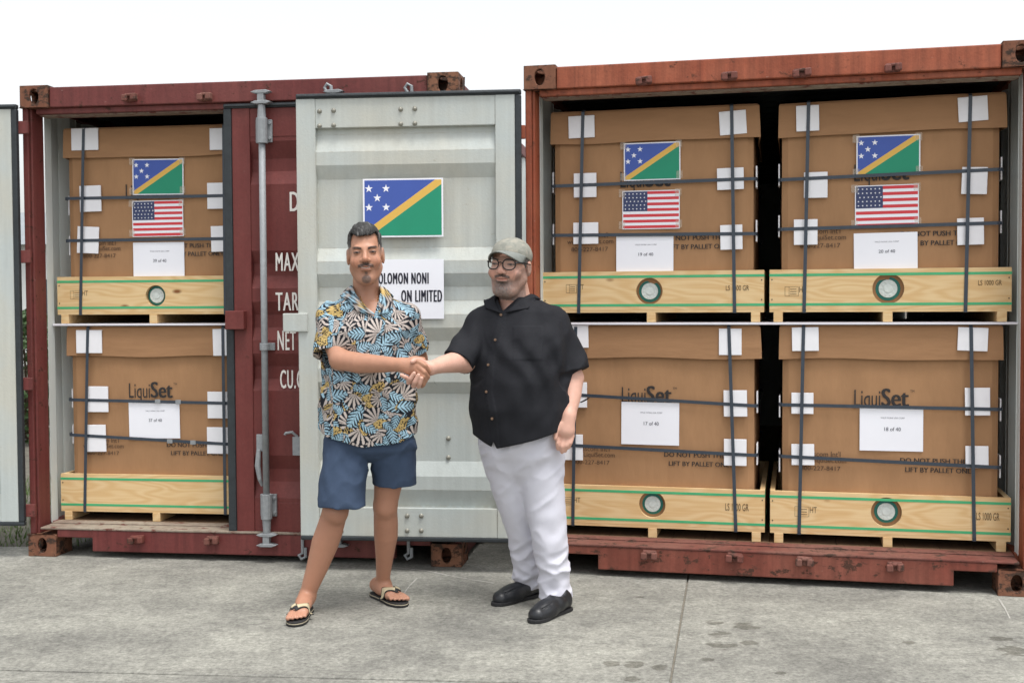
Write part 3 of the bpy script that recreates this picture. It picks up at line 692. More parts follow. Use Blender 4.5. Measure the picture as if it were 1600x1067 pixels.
def crated_box(c, X, z0, label, pads, vs, hs, sheets, hole=None, stamp=None, code=None, clips=(), seed=0, lean=0., open_flap=0., flare=0.):
    """one pallet crate with its carton.  All pixel lists are turned into metres on the carton's own front plane"""
    rg = random.Random(seed)
    P = wpt(c, X, FD, z0); t = empty('crated_box', P, c[2], label, 'box', 'strapped boxes stacked in the containers')
    def q(u, v, dep=.03):
        a, z = loc(u, v, c, FD+dep); return a-X, z-z0
    zb0, zb1 = .064, .264                      # side boards
    for x_ in (.02, .55, BW-.065): obj('stringer', STR, t, loc=(x_, 0, 0), bevel=.002)
    for k in range(5): obj('deck_board', DECK, t, loc=(0, .001+k*(BD-.092)/4, .05))
    # front board with a round hole
    b = MB(); T = .024
    if hole:
        hx, hz = q(hole[0], hole[1], 0); hr = hole[2]/290
        n = 32; ring = [(hx+hr*math.cos(2*math.pi*i/n), hz+hr*math.sin(2*math.pi*i/n)) for i in range(n)]
        outer = []
        for i in range(n):
            a_ = 2*math.pi*i/n; cx, cz = math.cos(a_), math.sin(a_); ks = []
            if cx > 1e-6: ks.append((BW-hx)/cx)
            if cx < -1e-6: ks.append((0-hx)/cx)
            if cz > 1e-6: ks.append((zb1-hz)/cz)
            if cz < -1e-6: ks.append((zb0-hz)/cz)
            k_ = min(ks); outer.append([hx+cx*k_, hz+cz*k_])
        for cxn, czn in ((0, zb0), (BW, zb0), (BW, zb1), (0, zb1)):       # snap the nearest ray to each corner
            i = min(range(n), key=lambda i: abs(math.atan2(math.sin(math.atan2(czn-hz, cxn-hx)-2*math.pi*i/n), math.cos(math.atan2(czn-hz, cxn-hx)-2*math.pi*i/n)))); outer[i] = [cxn, czn]
        for i in range(n):
            j = (i+1) % n
            for y_ in (0, T): b.quad([(outer[i][0], y_, outer[i][1]), (outer[j][0], y_, outer[j][1]), (ring[j][0], y_, ring[j][1]), (ring[i][0], y_, ring[i][1])])
            b.quad([(ring[i][0], 0, ring[i][1]), (ring[j][0], 0, ring[j][1]), (ring[j][0], T, ring[j][1]), (ring[i][0], T, ring[i][1])])
            b.quad([(outer[i][0], 0, outer[i][1]), (outer[j][0], 0, outer[j][1]), (outer[j][0], T, outer[j][1]), (outer[i][0], T, outer[i][1])])
    else: b.box(0, BW, 0, T, zb0, zb1)
    fb = b.build('side_board', 'pine', t)
    MB().box(0, BW, BD-T, BD, zb0, zb1).build('side_board', 'pine', t)
    for x_ in (0, BW-T): MB().box(x_, x_+T, T+.001, BD-T-.001, zb0, zb1-.001).build('side_board', 'pine', t)
    for zt in (zb0+.024, zb1-.028):
        e = .0012; dz = rg.uniform(-.004, .004)
        bb = MB(); bb.box(-e, BW+e, -e, .0, zt-.006, zt+.007)
        bb.box(-e, -.0002, .0, BD, zt-.006, zt+.007); bb.box(BW+.0002, BW+e, .0, BD, zt-.006, zt+.007)
        bb.build('green_strap', 'greenstrap', t)
    if hole:
        rc_ = hole[3]/290
        w_ = MB().tube([(hx, .075, hz), (hx, .026, hz)], rc_*1.34, 24).build('valve', 'cap_green', t, bevel=.002)
        bb = MB(); bb.tube([(hx, .031, hz), (hx, .018, hz)], rc_, 20)
        for i in range(10):
            a_ = i*math.pi/5; bb.tube([(hx+math.cos(a_)*rc_*.7, .019, hz+math.sin(a_)*rc_*.7), (hx+math.cos(a_)*rc_*.7, .0165, hz+math.sin(a_)*rc_*.7)], rc_*.13, 6)
        bb.tube([(hx, .019, hz), (hx, .015, hz)], rc_*.45, 14)
        bb.build('valve_cap', 'cap_white', t, bevel=.001)
        bb = MB(); bb.tube([(hx, .12, hz), (hx, .076, hz)], hr*1.5, 20); bb.build('drain_recess', 'inner_dark', t)
    for sx_ in (.012, BW-.012):
        for k in range(2): MB().tube([(sx_, .001, zb0+.05+.1*k), (sx_, -.0015, zb0+.05+.1*k)], .0035, 8).build('nail', 'ink', t)
    if stamp:
        a, z = q(stamp[0], stamp[3], 0); a1, z1 = q(stamp[1], stamp[2], 0); w_ = a1-a; h_ = z1-z; bb = MB(); l = .0016
        for (xa, xb, za, zb_) in ((a, a1, z, z+l), (a, a1, z1-l, z1), (a, a+l, z, z1), (a1-l, a1, z, z1), (a+w_*.3, a+w_*.3+l, z, z1)): bb.quad([(xa, -.0008, za), (xb, -.0008, za), (xb, -.0008, zb_), (xa, -.0008, zb_)])
        for r in range(3): bb.quad([(a+w_*.38, -.0008, z+h_*(.2+.25*r)), (a+w_*.85, -.0008, z+h_*(.2+.25*r)), (a+w_*.85, -.0008, z+h_*(.26+.25*r)), (a+w_*.38, -.0008, z+h_*(.26+.25*r))])
        bb.build('wood_stamp', 'ink_stamp', t)
        lettering('wood_stamp_letters', 'HT', a1+.004, z+h_*.4, .034, h_*.6, -.0008, 'ink_stamp', t)
    if code:
        a, z = q(code[0], code[3], 0); a1, z1 = q(code[1], code[2], 0); lettering('wood_code', 'LS 1000 GR', a, z, a1-a, z1-z, -.0008, 'ink_stamp', t, bold=.004)
    # carton: body slightly bulged, lid sleeve
    bx0, bx1, by0, by1 = .06, BW-.055, .032, BD-.04; zt = 1.10; zl = zt-.165
    nz = 12; bb = MB(); ch_ = .03; per = []
    def side(ax_, ay_, bx_, by_, nn): 
        for i in range(nn): f_ = i/nn; per.append((ax_+(bx_-ax_)*f_, ay_+(by_-ay_)*f_, math.sin(math.pi*f_)))
    side(bx0+ch_, by0, bx1-ch_, by0, 14); side(bx1-ch_, by0, bx1, by0+ch_*.5, 2); side(bx1, by0+ch_*.5, bx1, by1-ch_, 10); side(bx1, by1-ch_, bx1-ch_, by1, 2); side(bx1-ch_, by1, bx0+ch_, by1, 10); side(bx0+ch_, by1, bx0, by1-ch_, 2); side(bx0, by1-ch_, bx0, by0+ch_*.5, 10); side(bx0, by0+ch_*.5, bx0+ch_, by0, 2)
    K = len(per); mxp, myp = (bx0+bx1)/2, (by0+by1)/2
    for j in range(nz+1):
        fz = j/nz; z_ = .07+fz*(zl+.06-.07); sz_ = math.sin(math.pi*min(1, fz*1.05))
        for (x_, y_, w_) in per:
            long_ = w_*sz_*.009+.0025*math.sin(x_*17+fz*7+seed)*w_
            nx_ = 0; ny_ = 0
            if abs(y_-by0) < 1e-6: ny_ = -1
            elif abs(y_-by1) < 1e-6: ny_ = 1
            elif abs(x_-bx0) < 1e-6: nx_ = -1
            elif abs(x_-bx1) < 1e-6: nx_ = 1
            bb.v.append((x_+nx_*long_, y_+ny_*min(long_, .0098), z_))
    for j in range(nz):
        for i in range(K): bb.f.append((j*K+i, j*K+(i+1) % K, (j+1)*K+(i+1) % K, (j+1)*K+i)); bb.m.append(0)
    body = bb.build('carton_body', 'cardboard', t)
    # lid: flared skirt with a soft sagging lower edge and a folded top
    bb = MB(); n = 16; ov = .012
    def ring_(z, off, wob): 
        R = []
        cs = [(bx0-off, by0-off), (bx1+off, by0-off), (bx1+off, by1+off), (bx0-off, by1+off)]
        for s_ in range(4):
            (xa, ya), (xb, yb) = cs[s_], cs[(s_+1) % 4]
            for i in range(n):
                f_ = i/n; w_ = wob*math.sin(f_*math.pi*2.2+seed+s_)*.5+wob*.4*math.sin(f_*11+seed*3)
                fl_ = flare*off*(f_**6 if s_ == 0 else (1-f_)**6 if s_ == 1 else 0)
                R.append((xa+(xb-xa)*f_+fl_, ya+(yb-ya)*f_-fl_*.5, z+w_+ (lean*(xa+(xb-xa)*f_-.55))))
        return R
    rr = [ring_(zl, ov+.003+open_flap, .006), ring_(zl+.07, ov+.002, 0), ring_(zt-.008, ov, .002), ring_(zt, ov-.004, .002)]
    for R in rr: bb.v += R
    k = 4*n
    for j in range(3):
        for i in range(k): bb.f.append((j*k+i, j*k+(i+1) % k, (j+1)*k+(i+1) % k, (j+1)*k+i)); bb.m.append(0)
    bb.f.append(tuple(3*k+i for i in range(k))); bb.m.append(0)
    lid = bb.build('carton_lid', 'cardboard_lid', t); so = lid.modifiers.new('board', 'SOLIDIFY'); so.thickness = .005; so.offset = 1
    lidf = by0-ov-.0095; bodyf = by0-.0105
    # printing on the carton
    yb = by0-.0112
    def pr(s, xa, xb, za, zb_, bold=0., mt='ink_brown'): lettering('carton_print', s, xa, za, xb-xa, zb_-za, yb, mt, body, bold)
    pr('Liqui', .411, .536, .672, .782, .0, 'ink'); pr('Set', .540, .672, .700, .790, .032, 'ink'); pr('TM', .677, .697, .772, .784, .0, 'ink')
    pr("Trascom Int'l", .165, .345, .442, .470); pr('www.LiquiSet.com', .128, .373, .404, .436); pr('800-227-8417', .150, .345, .372, .394)
    pr('DO NOT PUSH THIS', .632, .950, .422, .446, .02, 'ink'); pr('LIFT BY PALLET ONLY', .656, .985, .376, .400, .02, 'ink')
    # foam pads
    for (u0, u1, v0, v1, tilt, where) in pads:
        d_ = lidf-.002 if where == 't' else bodyf-.003
        xa, za = q(u0, v1, d_); xb, zb_ = q(u1, v0, d_); w_, h_ = xb-xa, zb_-za
        bb = MB(); bb.box(-w_/2, w_/2, -.007, 0, -h_/2, h_/2)
        if where == 't': bb.box(-w_/2, w_/2, -.007, .07, h_/2, h_/2+.006)
        bb.build('foam_pad', 'foam', t, bevel=.0015, loc=(xa+w_/2, d_, za+h_/2), rot=(0, math.radians(-tilt), 0))
    for zc in set(round(q(800, (a+b_)/2)[1], 3) for a, b_ in hs):        # pads round the side edges
        for x_, s_ in ((bx0, -1), (bx1, 1)):
            xs = sorted((x_+s_*.011, x_+s_*.018)); MB().box(xs[0], xs[1], by0+.03, by0+.13, zc-.055, zc+.055).build('foam_pad', 'foam', t, bevel=.0015)
    # upright straps: over the lid, down the front, under the deck
    for (u0, v0, u1, v1) in vs:
        xt, _ = q(u0, v0, lidf); xb, _ = q(u1, v1, 0); ztop = zt+.008
        pts = [(xb, BD+.003, .045), (xb, BD+.003, zb1), (xt, by1+ov+.006, ztop-.01), (xt, by1+ov-.004, ztop), (xt, lidf+.006, ztop), (xt, lidf-.011, ztop-.012), (xt+(xb-xt)*.15, lidf-.012, ztop-.16), (xt+(xb-xt)*.8, -.004, zb1), (xb, -.004, zb0), (xb, -.003, .047), (xb, BD, .045)]
        ribbon(pts, (.0085, 0, 0), None).build('strap', 'strap', t)
    for (va, vb) in hs:
        za = q(1000 if c is CR else 230, va, bodyf)[1]; zb_ = q(1000 if c is CR else 230, vb, bodyf)[1]
        o_ = .019; fr = bodyf-.0115; r = .03; pts = []
        def Z(x): return za+(zb_-za)*(x-bx0)/(bx1-bx0)
        cs = [((bx0-o_+r, fr+r), math.pi, 1.5*math.pi), ((bx1+o_-r, fr+r), 1.5*math.pi, 2*math.pi), ((bx1+o_-r, by1+o_-r), 0, .5*math.pi), ((bx0-o_+r, by1+o_-r), .5*math.pi, math.pi)]
        for (cx, cy), a0, a1 in cs:
            for f_ in (0, .33, .66, 1): a_ = a0+(a1-a0)*f_; x_ = cx+r*math.cos(a_); pts.append((x_, cy+r*math.sin(a_), Z(x_)))
        pts.append(pts[0]); ribbon(pts, (0, 0, .0085), None).build('strap', 'strap', t)
    for (u, v) in clips:
        x_, z_ = q(u, v, bodyf); MB().box(x_-.016, x_+.016, bodyf-.0155, bodyf-.0135, z_-.012, z_+.012).build('strap_clip', 'galv', t, bevel=.001)
    # taped sheets
    for kind, u0, u1, v0, v1, txt in sheets:
        d_ = bodyf-.0040; xa, za = q(u0, v1, d_); xb, zb_ = q(u1, v0, d_); w_, h_ = xb-xa, zb_-za
        if kind == 'a': f_ = flag_a(w_, h_); o = f_[0].build('flag_sheet', f_[1], t); tag(o, 'blue and green flag sheet with yellow diagonal and five stars')
        elif kind == 'b': f_ = flag_b(w_, h_); o = f_[0].build('flag_sheet', f_[1], t); tag(o, 'red and white striped flag sheet with starred navy corner')
        else:
            o = MB().box(0, w_, 0, .001, 0, h_).build('paper_label', 'paper', t); tag(o, 'white paper label reading '+txt)
            lettering('label_print', txt, w_*.39, h_*.46, w_*.26, h_*.085, -.0008, 'ink_grey', o, .012)
            lettering('label_print', 'WILD NONI USA CORP', w_*.33, h_*.74, w_*.38, h_*.035, -.0008, 'ink_grey', o)
        o.location = (xa, d_, za); o.rotation_euler = (0, rg.uniform(-.012, .012), 0)
        if kind in 'ab':
            for fx, fz in ((-.02, .86), (.96, .86), (-.02, .03), (.97, .05)): MB().box(w_*fx-.012, w_*fx+.02, -.0022, -.0018, h_*fz-.004, h_*fz+.035).build('tape', 'tape_clear', o, rot=(0, 0, 0))
    return t
def clear_tape():
    m = bpy.data.materials.new('tape_clear'); m.use_nodes = True; b = m.node_tree.nodes['Principled BSDF']
    b.inputs['Base Color'].default_value = (.75, .68, .58, 1); b.inputs['Roughness'].default_value = .5; b.inputs['Alpha'].default_value = .16; MATS['tape_clear'] = m
clear_tape()
def S(off, sc_, *r): return [off[0]+r[0]/sc_, off[0]+r[1]/sc_, off[1]+r[2]/sc_, off[1]+r[3]/sc_]
def PD(off, sc_, lst): return [tuple(S(off, sc_, a, b_, c_, d_)+[tl, wh]) for a, b_, c_, d_, tl, wh in lst]
def VS(off, sc_, lst): return [(off[0]+a/sc_, off[1]+b_/sc_, off[0]+c_/sc_, off[1]+d_/sc_) for a, b_, c_, d_ in lst]
def HS(off, sc_, lst): return [(off[1]+a/sc_, off[1]+b_/sc_) for a, b_ in lst]
Z_LO, Z_UP = .1655, 1.287
o1, k1 = (0, 100), 2.6675
crated_box(CL, .075, Z_UP, 'upper crated box beside the closed red door, labelled 39 of 40', PD(o1, k1, [(300, 410, 272, 362, 0, 't'), (876, 960, 272, 360, 0, 't'), (335, 422, 507, 617, 1, 'b'), (866, 955, 495, 605, 0, 'b'), (325, 412, 678, 790, -3, 'b'), (882, 965, 675, 783, 1, 'b')]),
    VS(o1, k1, [(352, 272, 337, 1045), (935, 272, 940, 1045)]), HS(o1, k1, [(556, 556), (733, 733)]),
    [('a', *S(o1, k1, 553, 763, 393, 547), ''), ('b', *S(o1, k1, 553, 763, 568, 722), ''), ('p', *S(o1, k1, 557, 767, 742, 898), '39 of 40')], hole=(243, 462, 17, 12), stamp=S(o1, k1, 293, 340, 945, 980), seed=1)
o2, k2 = (0, 480), 2.54
crated_box(CL, .075, Z_LO, 'lower crated box beside the closed red door, labelled 37 of 40', PD(o2, k2, [(305, 405, 95, 182, 0, 't'), (847, 935, 90, 192, 1, 't'), (350, 430, 314, 415, 0, 'b'), (826, 915, 335, 440, 0, 'b'), (347, 421, 466, 572, 1, 'b'), (824, 915, 476, 580, 0, 'b')]),
    VS(o2, k2, [(352, 85, 338, 810), (887, 90, 895, 825)]), HS(o2, k2, [(368, 379), (508, 541)]), [('p', *S(o2, k2, 514, 713, 378, 520), '37 of 40')],
    clips=[(o2[0]+a/k2, o2[1]+b_/k2) for a, b_ in ((630, 373), (711, 375), (678, 530), (770, 535))], seed=2)
o3, k3 = (800, 60), 2.424
crated_box(CR, .045, Z_UP, 'upper crated box beside the grey door, labelled 19 of 40', PD(o3, k3, [(215, 313, 297, 380, 1, 't'), (786, 888, 278, 367, 3, 't'), (235, 320, 510, 604, 0, 'b'), (777, 878, 490, 575, 1, 'b'), (233, 327, 697, 780, 0, 'b'), (789, 873, 706, 801, 1, 'b')]),
    VS(o3, k3, [(270, 275, 253, 1035), (832, 265, 843, 1038)]), HS(o3, k3, [(552, 545), (741, 748)]),
    [('a', *S(o3, k3, 424, 638, 391, 541), ''), ('b', *S(o3, k3, 418, 635, 573, 724), ''), ('p', *S(o3, k3, 395, 611, 745, 890), '19 of 40')], hole=(1014.5, 455, 20, 12.5), stamp=S(o3, k3, 205, 245, 932, 965), code=S(o3, k3, 810, 898, 935, 955), seed=3, flare=1.2)
o4, k4 = (1190, 60), 2.424
crated_box(CR, 1.217, Z_UP, 'upper crated box at the far end of the orange container, labelled 20 of 40', PD(o4, k4, [(131, 218, 258, 354, 1, 't'), (744, 857, 224, 317, 3, 't'), (160, 250, 506, 606, 0, 'b'), (757, 855, 487, 592, -2, 'b'), (122, 212, 685, 783, 0, 'b'), (740, 842, 680, 783, 1, 'b')]),
    VS(o4, k4, [(178, 255, 161, 1036), (790, 220, 772, 1030)]), HS(o4, k4, [(552, 537), (734, 726)]),
    [('a', *S(o4, k4, 359, 602, 363, 526), ''), ('b', *S(o4, k4, 354, 597, 553, 720), ''), ('p', *S(o4, k4, 350, 592, 735, 880), '20 of 40')], hole=(1388, 451, 22, 13), stamp=S(o4, k4, 88, 140, 940, 977), code=S(o4, k4, 820, 910, 915, 935), seed=4, lean=.012, flare=.8)
o5, k5 = (800, 480), 2.319
crated_box(CR, .05, Z_LO, 'lower crated box beside the grey door, labelled 17 of 40', PD(o5, k5, [(195, 277, 70, 147, 1, 't'), (750, 832, 82, 173, 0, 't'), (190, 272, 272, 362, 0, 'b'), (767, 852, 301, 395, 1, 'b'), (183, 257, 461, 552, 0, 'b'), (768, 850, 478, 572, 0, 'b')]),
    VS(o5, k5, [(232, 70, 221, 775), (786, 70, 811, 800)]), HS(o5, k5, [(316, 350), (503, 525)]), [('p', *S(o5, k5, 396, 605, 345, 495), '17 of 40')],
    hole=(1019, 788, 20, 12), stamp=S(o5, k5, 177, 222, 688, 717), code=S(o5, k5, 773, 858, 712, 735), seed=5, flare=1.4)
o6, k6 = (1190, 480), 2.319
crated_box(CR, 1.222, Z_LO, 'lower crated box at the far end of the orange container, labelled 18 of 40', PD(o6, k6, [(110, 207, 77, 158, 1, 't'), (710, 820, 78, 158, -2, 't'), (108, 188, 310, 385, 0, 'b'), (736, 828, 292, 391, 1, 'b'), (108, 191, 496, 570, 1, 'b'), (738, 822, 503, 581, 1, 'b')]),
    VS(o6, k6, [(152, 70, 136, 808), (758, 65, 770, 835)]), HS(o6, k6, [(345, 350), (526, 546)]), [('p', *S(o6, k6, 355, 586, 364, 518), '18 of 40')],
    hole=(1385, 800, 21.5, 12.5), stamp=S(o6, k6, 120, 172, 722, 757), code=S(o6, k6, 778, 862, 745, 770), seed=6)
# white slip sheets between the layers
for c, X0_, X1_, lab in ((CL, .05, 1.25, 'thin white board between the two stacked boxes by the red door'), (CR, .04, 2.39, 'long thin white board lying across both lower boxes')):
    zt = Z_LO+1.0785; b = MB(); n = 12
    b.box(X0_, X1_, FD-.012, FD+1.15, zt+.03, zt+.0415); o = b.build('slip_board', 'slip_sheet', None, bevel=.001); tag(o, lab, 'board', 'slip boards')
    o.location = (c[0], c[1], 0); o.rotation_euler = (0, 0, c[2])

# ------------------------------------------------------------------ people: smooth implicit bodies
def axis(lo, hi, step, fines=()):
    p = lo; out = []
    while p < hi:
        out.append(p); st = step
        for a, b_, s_ in fines:
            if a <= p < b_: st = min(st, s_)
        p += st
    return np.array(out, dtype=np.float32)
_lat = np.random.RandomState(11).rand(32, 32, 32).astype(np.float32)*2-1
def vnoise(x, y, z):
    """smooth value noise, about -1..1"""
    x, y, z = np.broadcast_arrays(x, y, z)
    xi, yi, zi = np.floor(x).astype(int), np.floor(y).astype(int), np.floor(z).astype(int)
    fx, fy, fz = x-xi, y-yi, z-zi; fx, fy, fz = (f*f*(3-2*f) for f in (fx, fy, fz)); r = 0
    for i in (0, 1):
        for j in (0, 1):
            for k in (0, 1):
                r = r + _lat[(xi+i) % 32, (yi+j) % 32, (zi+k) % 32]*(fx if i else 1-fx)*(fy if j else 1-fy)*(fz if k else 1-fz)
    return r
class Field:
    def __init__(s, lo, hi, step, fx=(), fy=(), fz=()):
        s.x = axis(lo[0], hi[0], step, fx); s.y = axis(lo[1], hi[1], step, fy); s.z = axis(lo[2], hi[2], step, fz)
        s.D = np.ones((len(s.x), len(s.y), len(s.z)), np.float32)
    def sl(s, lo, hi):
        r = []
        for a, l, h in ((s.x, lo[0], hi[0]), (s.y, lo[1], hi[1]), (s.z, lo[2], hi[2])):
            r.append(slice(int(np.searchsorted(a, l)), int(np.searchsorted(a, h))))
        return tuple(r)
    def grid(s, q): return s.x[q[0]][:, None, None], s.y[q[1]][None, :, None], s.z[q[2]][None, None, :]
    def put(s, q, d, k=.0, sub=False):
        A = s.D[q]
        if A.size == 0: return
        if sub:
            B_ = -d
            if k: h = np.maximum(k-np.abs(A-B_), 0)/k; s.D[q] = np.maximum(A, B_)+h*h*k*.25
            else: s.D[q] = np.maximum(A, B_)
        else:
            if k: h = np.maximum(k-np.abs(A-d), 0)/k; s.D[q] = np.minimum(A, d)-h*h*k*.25
            else: s.D[q] = np.minimum(A, d)
    def cone(s, a, b_, ra, rb, k=.015, sub=False, flat=None):
        a = np.array(a, float); b_ = np.array(b_, float); m_ = max(ra, rb)+k+.03
        q = s.sl(np.minimum(a, b_)-m_, np.maximum(a, b_)+m_); X, Y, Z = s.grid(q); ba = b_-a; L2 = max(ba@ba, 1e-9)
        t = np.clip(((X-a[0])*ba[0]+(Y-a[1])*ba[1]+(Z-a[2])*ba[2])/L2, 0, 1)
        d = np.sqrt((X-a[0]-t*ba[0])**2+(Y-a[1]-t*ba[1])**2+(Z-a[2]-t*ba[2])**2)-(ra+(rb-ra)*t)
        s.put(q, d.astype(np.float32), k, sub)
    def chain(s, pts, rad, k=.012):
        """limb through several joints: hard union of its segments, then one smooth union with the rest"""
        P_ = np.array(pts, float); m_ = max(rad)+k+.03; q = s.sl(P_.min(0)-m_, P_.max(0)+m_); X, Y, Z = s.grid(q); D_m = None
        for a, b_, ra, rb in zip(P_, P_[1:], rad, rad[1:]):
            ba = b_-a; t = np.clip(((X-a[0])*ba[0]+(Y-a[1])*ba[1]+(Z-a[2])*ba[2])/max(ba@ba, 1e-9), 0, 1)
            d = np.sqrt((X-a[0]-t*ba[0])**2+(Y-a[1]-t*ba[1])**2+(Z-a[2]-t*ba[2])**2)-(ra+(rb-ra)*t)
            if D_m is None: D_m = d
            else: D_m = np.minimum(D_m, d)
        s.put(q, D_m.astype(np.float32), k)
    def val(s, P):
        i = [np.clip(np.searchsorted(a, P[d]), 0, len(a)-1) for d, a in enumerate((s.x, s.y, s.z))]; return s.D[tuple(i)]
    def hit(s, u, v, lift=.003):
        """first surface point seen along a line of sight"""
        D = ray(u, v); D = D/D[1]
        for y in np.arange(s.y[0]+.01, s.y[-1], .002):
            p = CAMC+D*y
            if s.x[0] < p[0] < s.x[-1] and s.z[0] < p[2] < s.z[-1] and s.val(p) < 0: return p-D*lift
        return CAMC+D*s.y[len(s.y)//2]
    def top(s, x, y, z0=9.):
        i = min(max(int(np.searchsorted(s.x, x)), 0), len(s.x)-1); j = min(max(int(np.searchsorted(s.y, y)), 0), len(s.y)-1); c = np.nonzero((s.D[i, j] < 0) & (s.z < z0))[0]
        return s.z[c[-1]] if len(c) else None
    def ell(s, c, r, M=None, k=.015, sub=False):
        """ellipsoid; M rows = local axes"""
        c = np.array(c, float); r = np.array(r, float); m_ = r.max()+k+.03
        q = s.sl(c-m_, c+m_); X, Y, Z = s.grid(q); X, Y, Z = X-c[0], Y-c[1], Z-c[2]
        if M is not None: X, Y, Z = (M[i][0]*X+M[i][1]*Y+M[i][2]*Z for i in range(3))
        k0 = np.sqrt((X/r[0])**2+(Y/r[1])**2+(Z/r[2])**2); k1 = np.sqrt((X/r[0]**2)**2+(Y/r[1]**2)**2+(Z/r[2]**2)**2)
        s.put(q, (k0*(k0-1)/np.maximum(k1, 1e-6)).astype(np.float32), k, sub)
    def tower(s, rows, yaw=0., k=.02, sub=False, p=2.3, grow=0., zlo=None, zhi=None):
        """stack of superellipses: rows (z, cx, cy, rx, ry)"""
        R = np.array(sorted(rows), float); zl = R[0, 0] if zlo is None else zlo; zh = R[-1, 0] if zhi is None else zhi
        m_ = R[:, 3:].max()+k+.05
        q = s.sl((R[:, 1].min()-m_, R[:, 2].min()-m_, zl-k-.03), (R[:, 1].max()+m_, R[:, 2].max()+m_, zh+k+.03)); X, Y, Z = s.grid(q)
        def sm(col):
            zz_ = s.z[q[2]]; a = np.interp(zz_, R[:, 0], R[:, col]); n = max(3, int(.02/np.mean(np.diff(s.z))) | 1)
            ap = np.pad(a, n//2, mode='edge'); return np.convolve(ap, np.ones(n)/n, 'valid')[None, None, :]
        cx, cy, rx, ry = sm(1), sm(2), sm(3)+grow, sm(4)+grow
        dx, dy = X-cx, Y-cy; c_, s_ = math.cos(yaw), math.sin(yaw); ux, uy = dx*c_+dy*s_, -dx*s_+dy*c_
        d = ((np.abs(ux/rx)**p+np.abs(uy/ry)**p)**(1/p)-1)*np.minimum(rx, ry)
        d = np.maximum(d, np.maximum(Z-zh, zl-Z)); s.put(q, d.astype(np.float32), k, sub)
    def fold(s, fn, amp):
        X, Y, Z = np.meshgrid(s.x, s.y, s.z, indexing='ij', sparse=True)
        near = np.abs(s.D) < .03; I = np.nonzero(near)
        s.D[I] += amp*fn(s.x[I[0]], s.y[I[1]], s.z[I[2]])
    def cutfn(s, fn):
        """remove where fn(x,y,z) > 0 (fn roughly a distance)"""
        I = np.nonzero(s.D < .03); s.D[I] = np.maximum(s.D[I], fn(s.x[I[0]], s.y[I[1]], s.z[I[2]]).astype(np.float32))
    def mesh(s):
        D = s.D; S_ = D < 0; nx, ny, nz = D.shape
        cnt = np.zeros((nx-1, ny-1, nz-1), np.int8)
        for i in (0, 1):
            for j in (0, 1):
                for k in (0, 1): cnt += S_[i:nx-1+i, j:ny-1+j, k:nz-1+k]
        act = (cnt > 0) & (cnt < 8); ci = np.nonzero(act); idx = -np.ones(act.shape, np.int32); n = len(ci[0]); idx[ci] = np.arange(n)
        P = np.zeros((n, 3)); W_ = np.zeros(n); ax = (s.x, s.y, s.z)
        cor = [(i, j, k) for i in (0, 1) for j in (0, 1) for k in (0, 1)]
        val = {c: D[ci[0]+c[0], ci[1]+c[1], ci[2]+c[2]] for c in cor}
        pos = {c: np.stack([s.x[ci[0]+c[0]], s.y[ci[1]+c[1]], s.z[ci[2]+c[2]]], 1) for c in cor}
        for a in cor:
            for d in range(3):
                if a[d] == 0:
                    b_ = list(a); b_[d] = 1; b_ = tuple(b_); m_ = (val[a] < 0) != (val[b_] < 0)
                    t = np.where(m_, val[a]/np.where(m_, val[a]-val[b_], 1), 0)[:, None]
                    P += np.where(m_[:, None], pos[a]+t*(pos[b_]-pos[a]), 0); W_ += m_
        P /= W_[:, None]
        F_ = []
        for d in range(3):
            o1_, o2_ = [(1, 2), (2, 0), (0, 1)][d]
            A = [slice(None)]*3; B_ = [slice(None)]*3; A[d] = slice(0, -1); B_[d] = slice(1, None)
            e = S_[tuple(A)] != S_[tuple(B_)]; I = list(np.nonzero(e)); ok = np.ones(len(I[0]), bool)
            for o in (o1_, o2_): ok &= (I[o] > 0) & (I[o] < D.shape[o]-1)
            I = [a[ok] for a in I]; ins = S_[tuple(I)]
            def cell(da, db):
                c = [a.copy() for a in I]; c[o1_] -= da; c[o2_] -= db; return idx[tuple(c)]
            Q = np.stack([cell(1, 1), cell(0, 1), cell(0, 0), cell(1, 0)], 1); Q[~ins] = Q[~ins][:, ::-1]; F_.append(Q)
        F_ = np.concatenate(F_); F_ = F_[(F_ >= 0).all(1)]
        # light relaxation to take the grid grain out
        return P, F_
def relax(P, F_, it=2, lam=.5):
    n = len(P)
    for _ in range(it):
        S_ = np.zeros_like(P); C_ = np.zeros(n)
        for a, b_ in ((0, 1), (1, 2), (2, 3), (3, 0)):
            np.add.at(S_, F_[:, a], P[F_[:, b_]]); np.add.at(S_, F_[:, b_], P[F_[:, a]])
            np.add.at(C_, F_[:, a], 1); np.add.at(C_, F_[:, b_], 1)
        P = P+lam*(S_/np.maximum(C_, 1)[:, None]-P)
    return P
def surf(name, field, matn, parent=None, color=None, it=2):
    P, F_ = field.mesh(); P = relax(P, F_, it)
    me = bpy.data.meshes.new(name); me.vertices.add(len(P)); me.vertices.foreach_set('co', P.astype(np.float32).ravel())
    me.loops.add(F_.size); me.loops.foreach_set('vertex_index', F_.astype(np.int32).ravel())
    me.polygons.add(len(F_)); me.polygons.foreach_set('loop_start', np.arange(0, F_.size, 4, dtype=np.int32)); me.polygons.foreach_set('loop_total', np.full(len(F_), 4, np.int32))
    me.update(calc_edges=True); me.validate()
    me.polygons.foreach_set('use_smooth', np.ones(len(me.polygons), bool)); me.materials.append(MATS[matn])
    if color is not None and len(me.vertices) == len(P):
        C_ = np.ones((len(P), 4), np.float32); C_[:, :3] = color(P); ca = me.color_attributes.new('Col', 'FLOAT_COLOR', 'POINT'); ca.data.foreach_set('color', C_.ravel())
    return obj(name, me, parent)
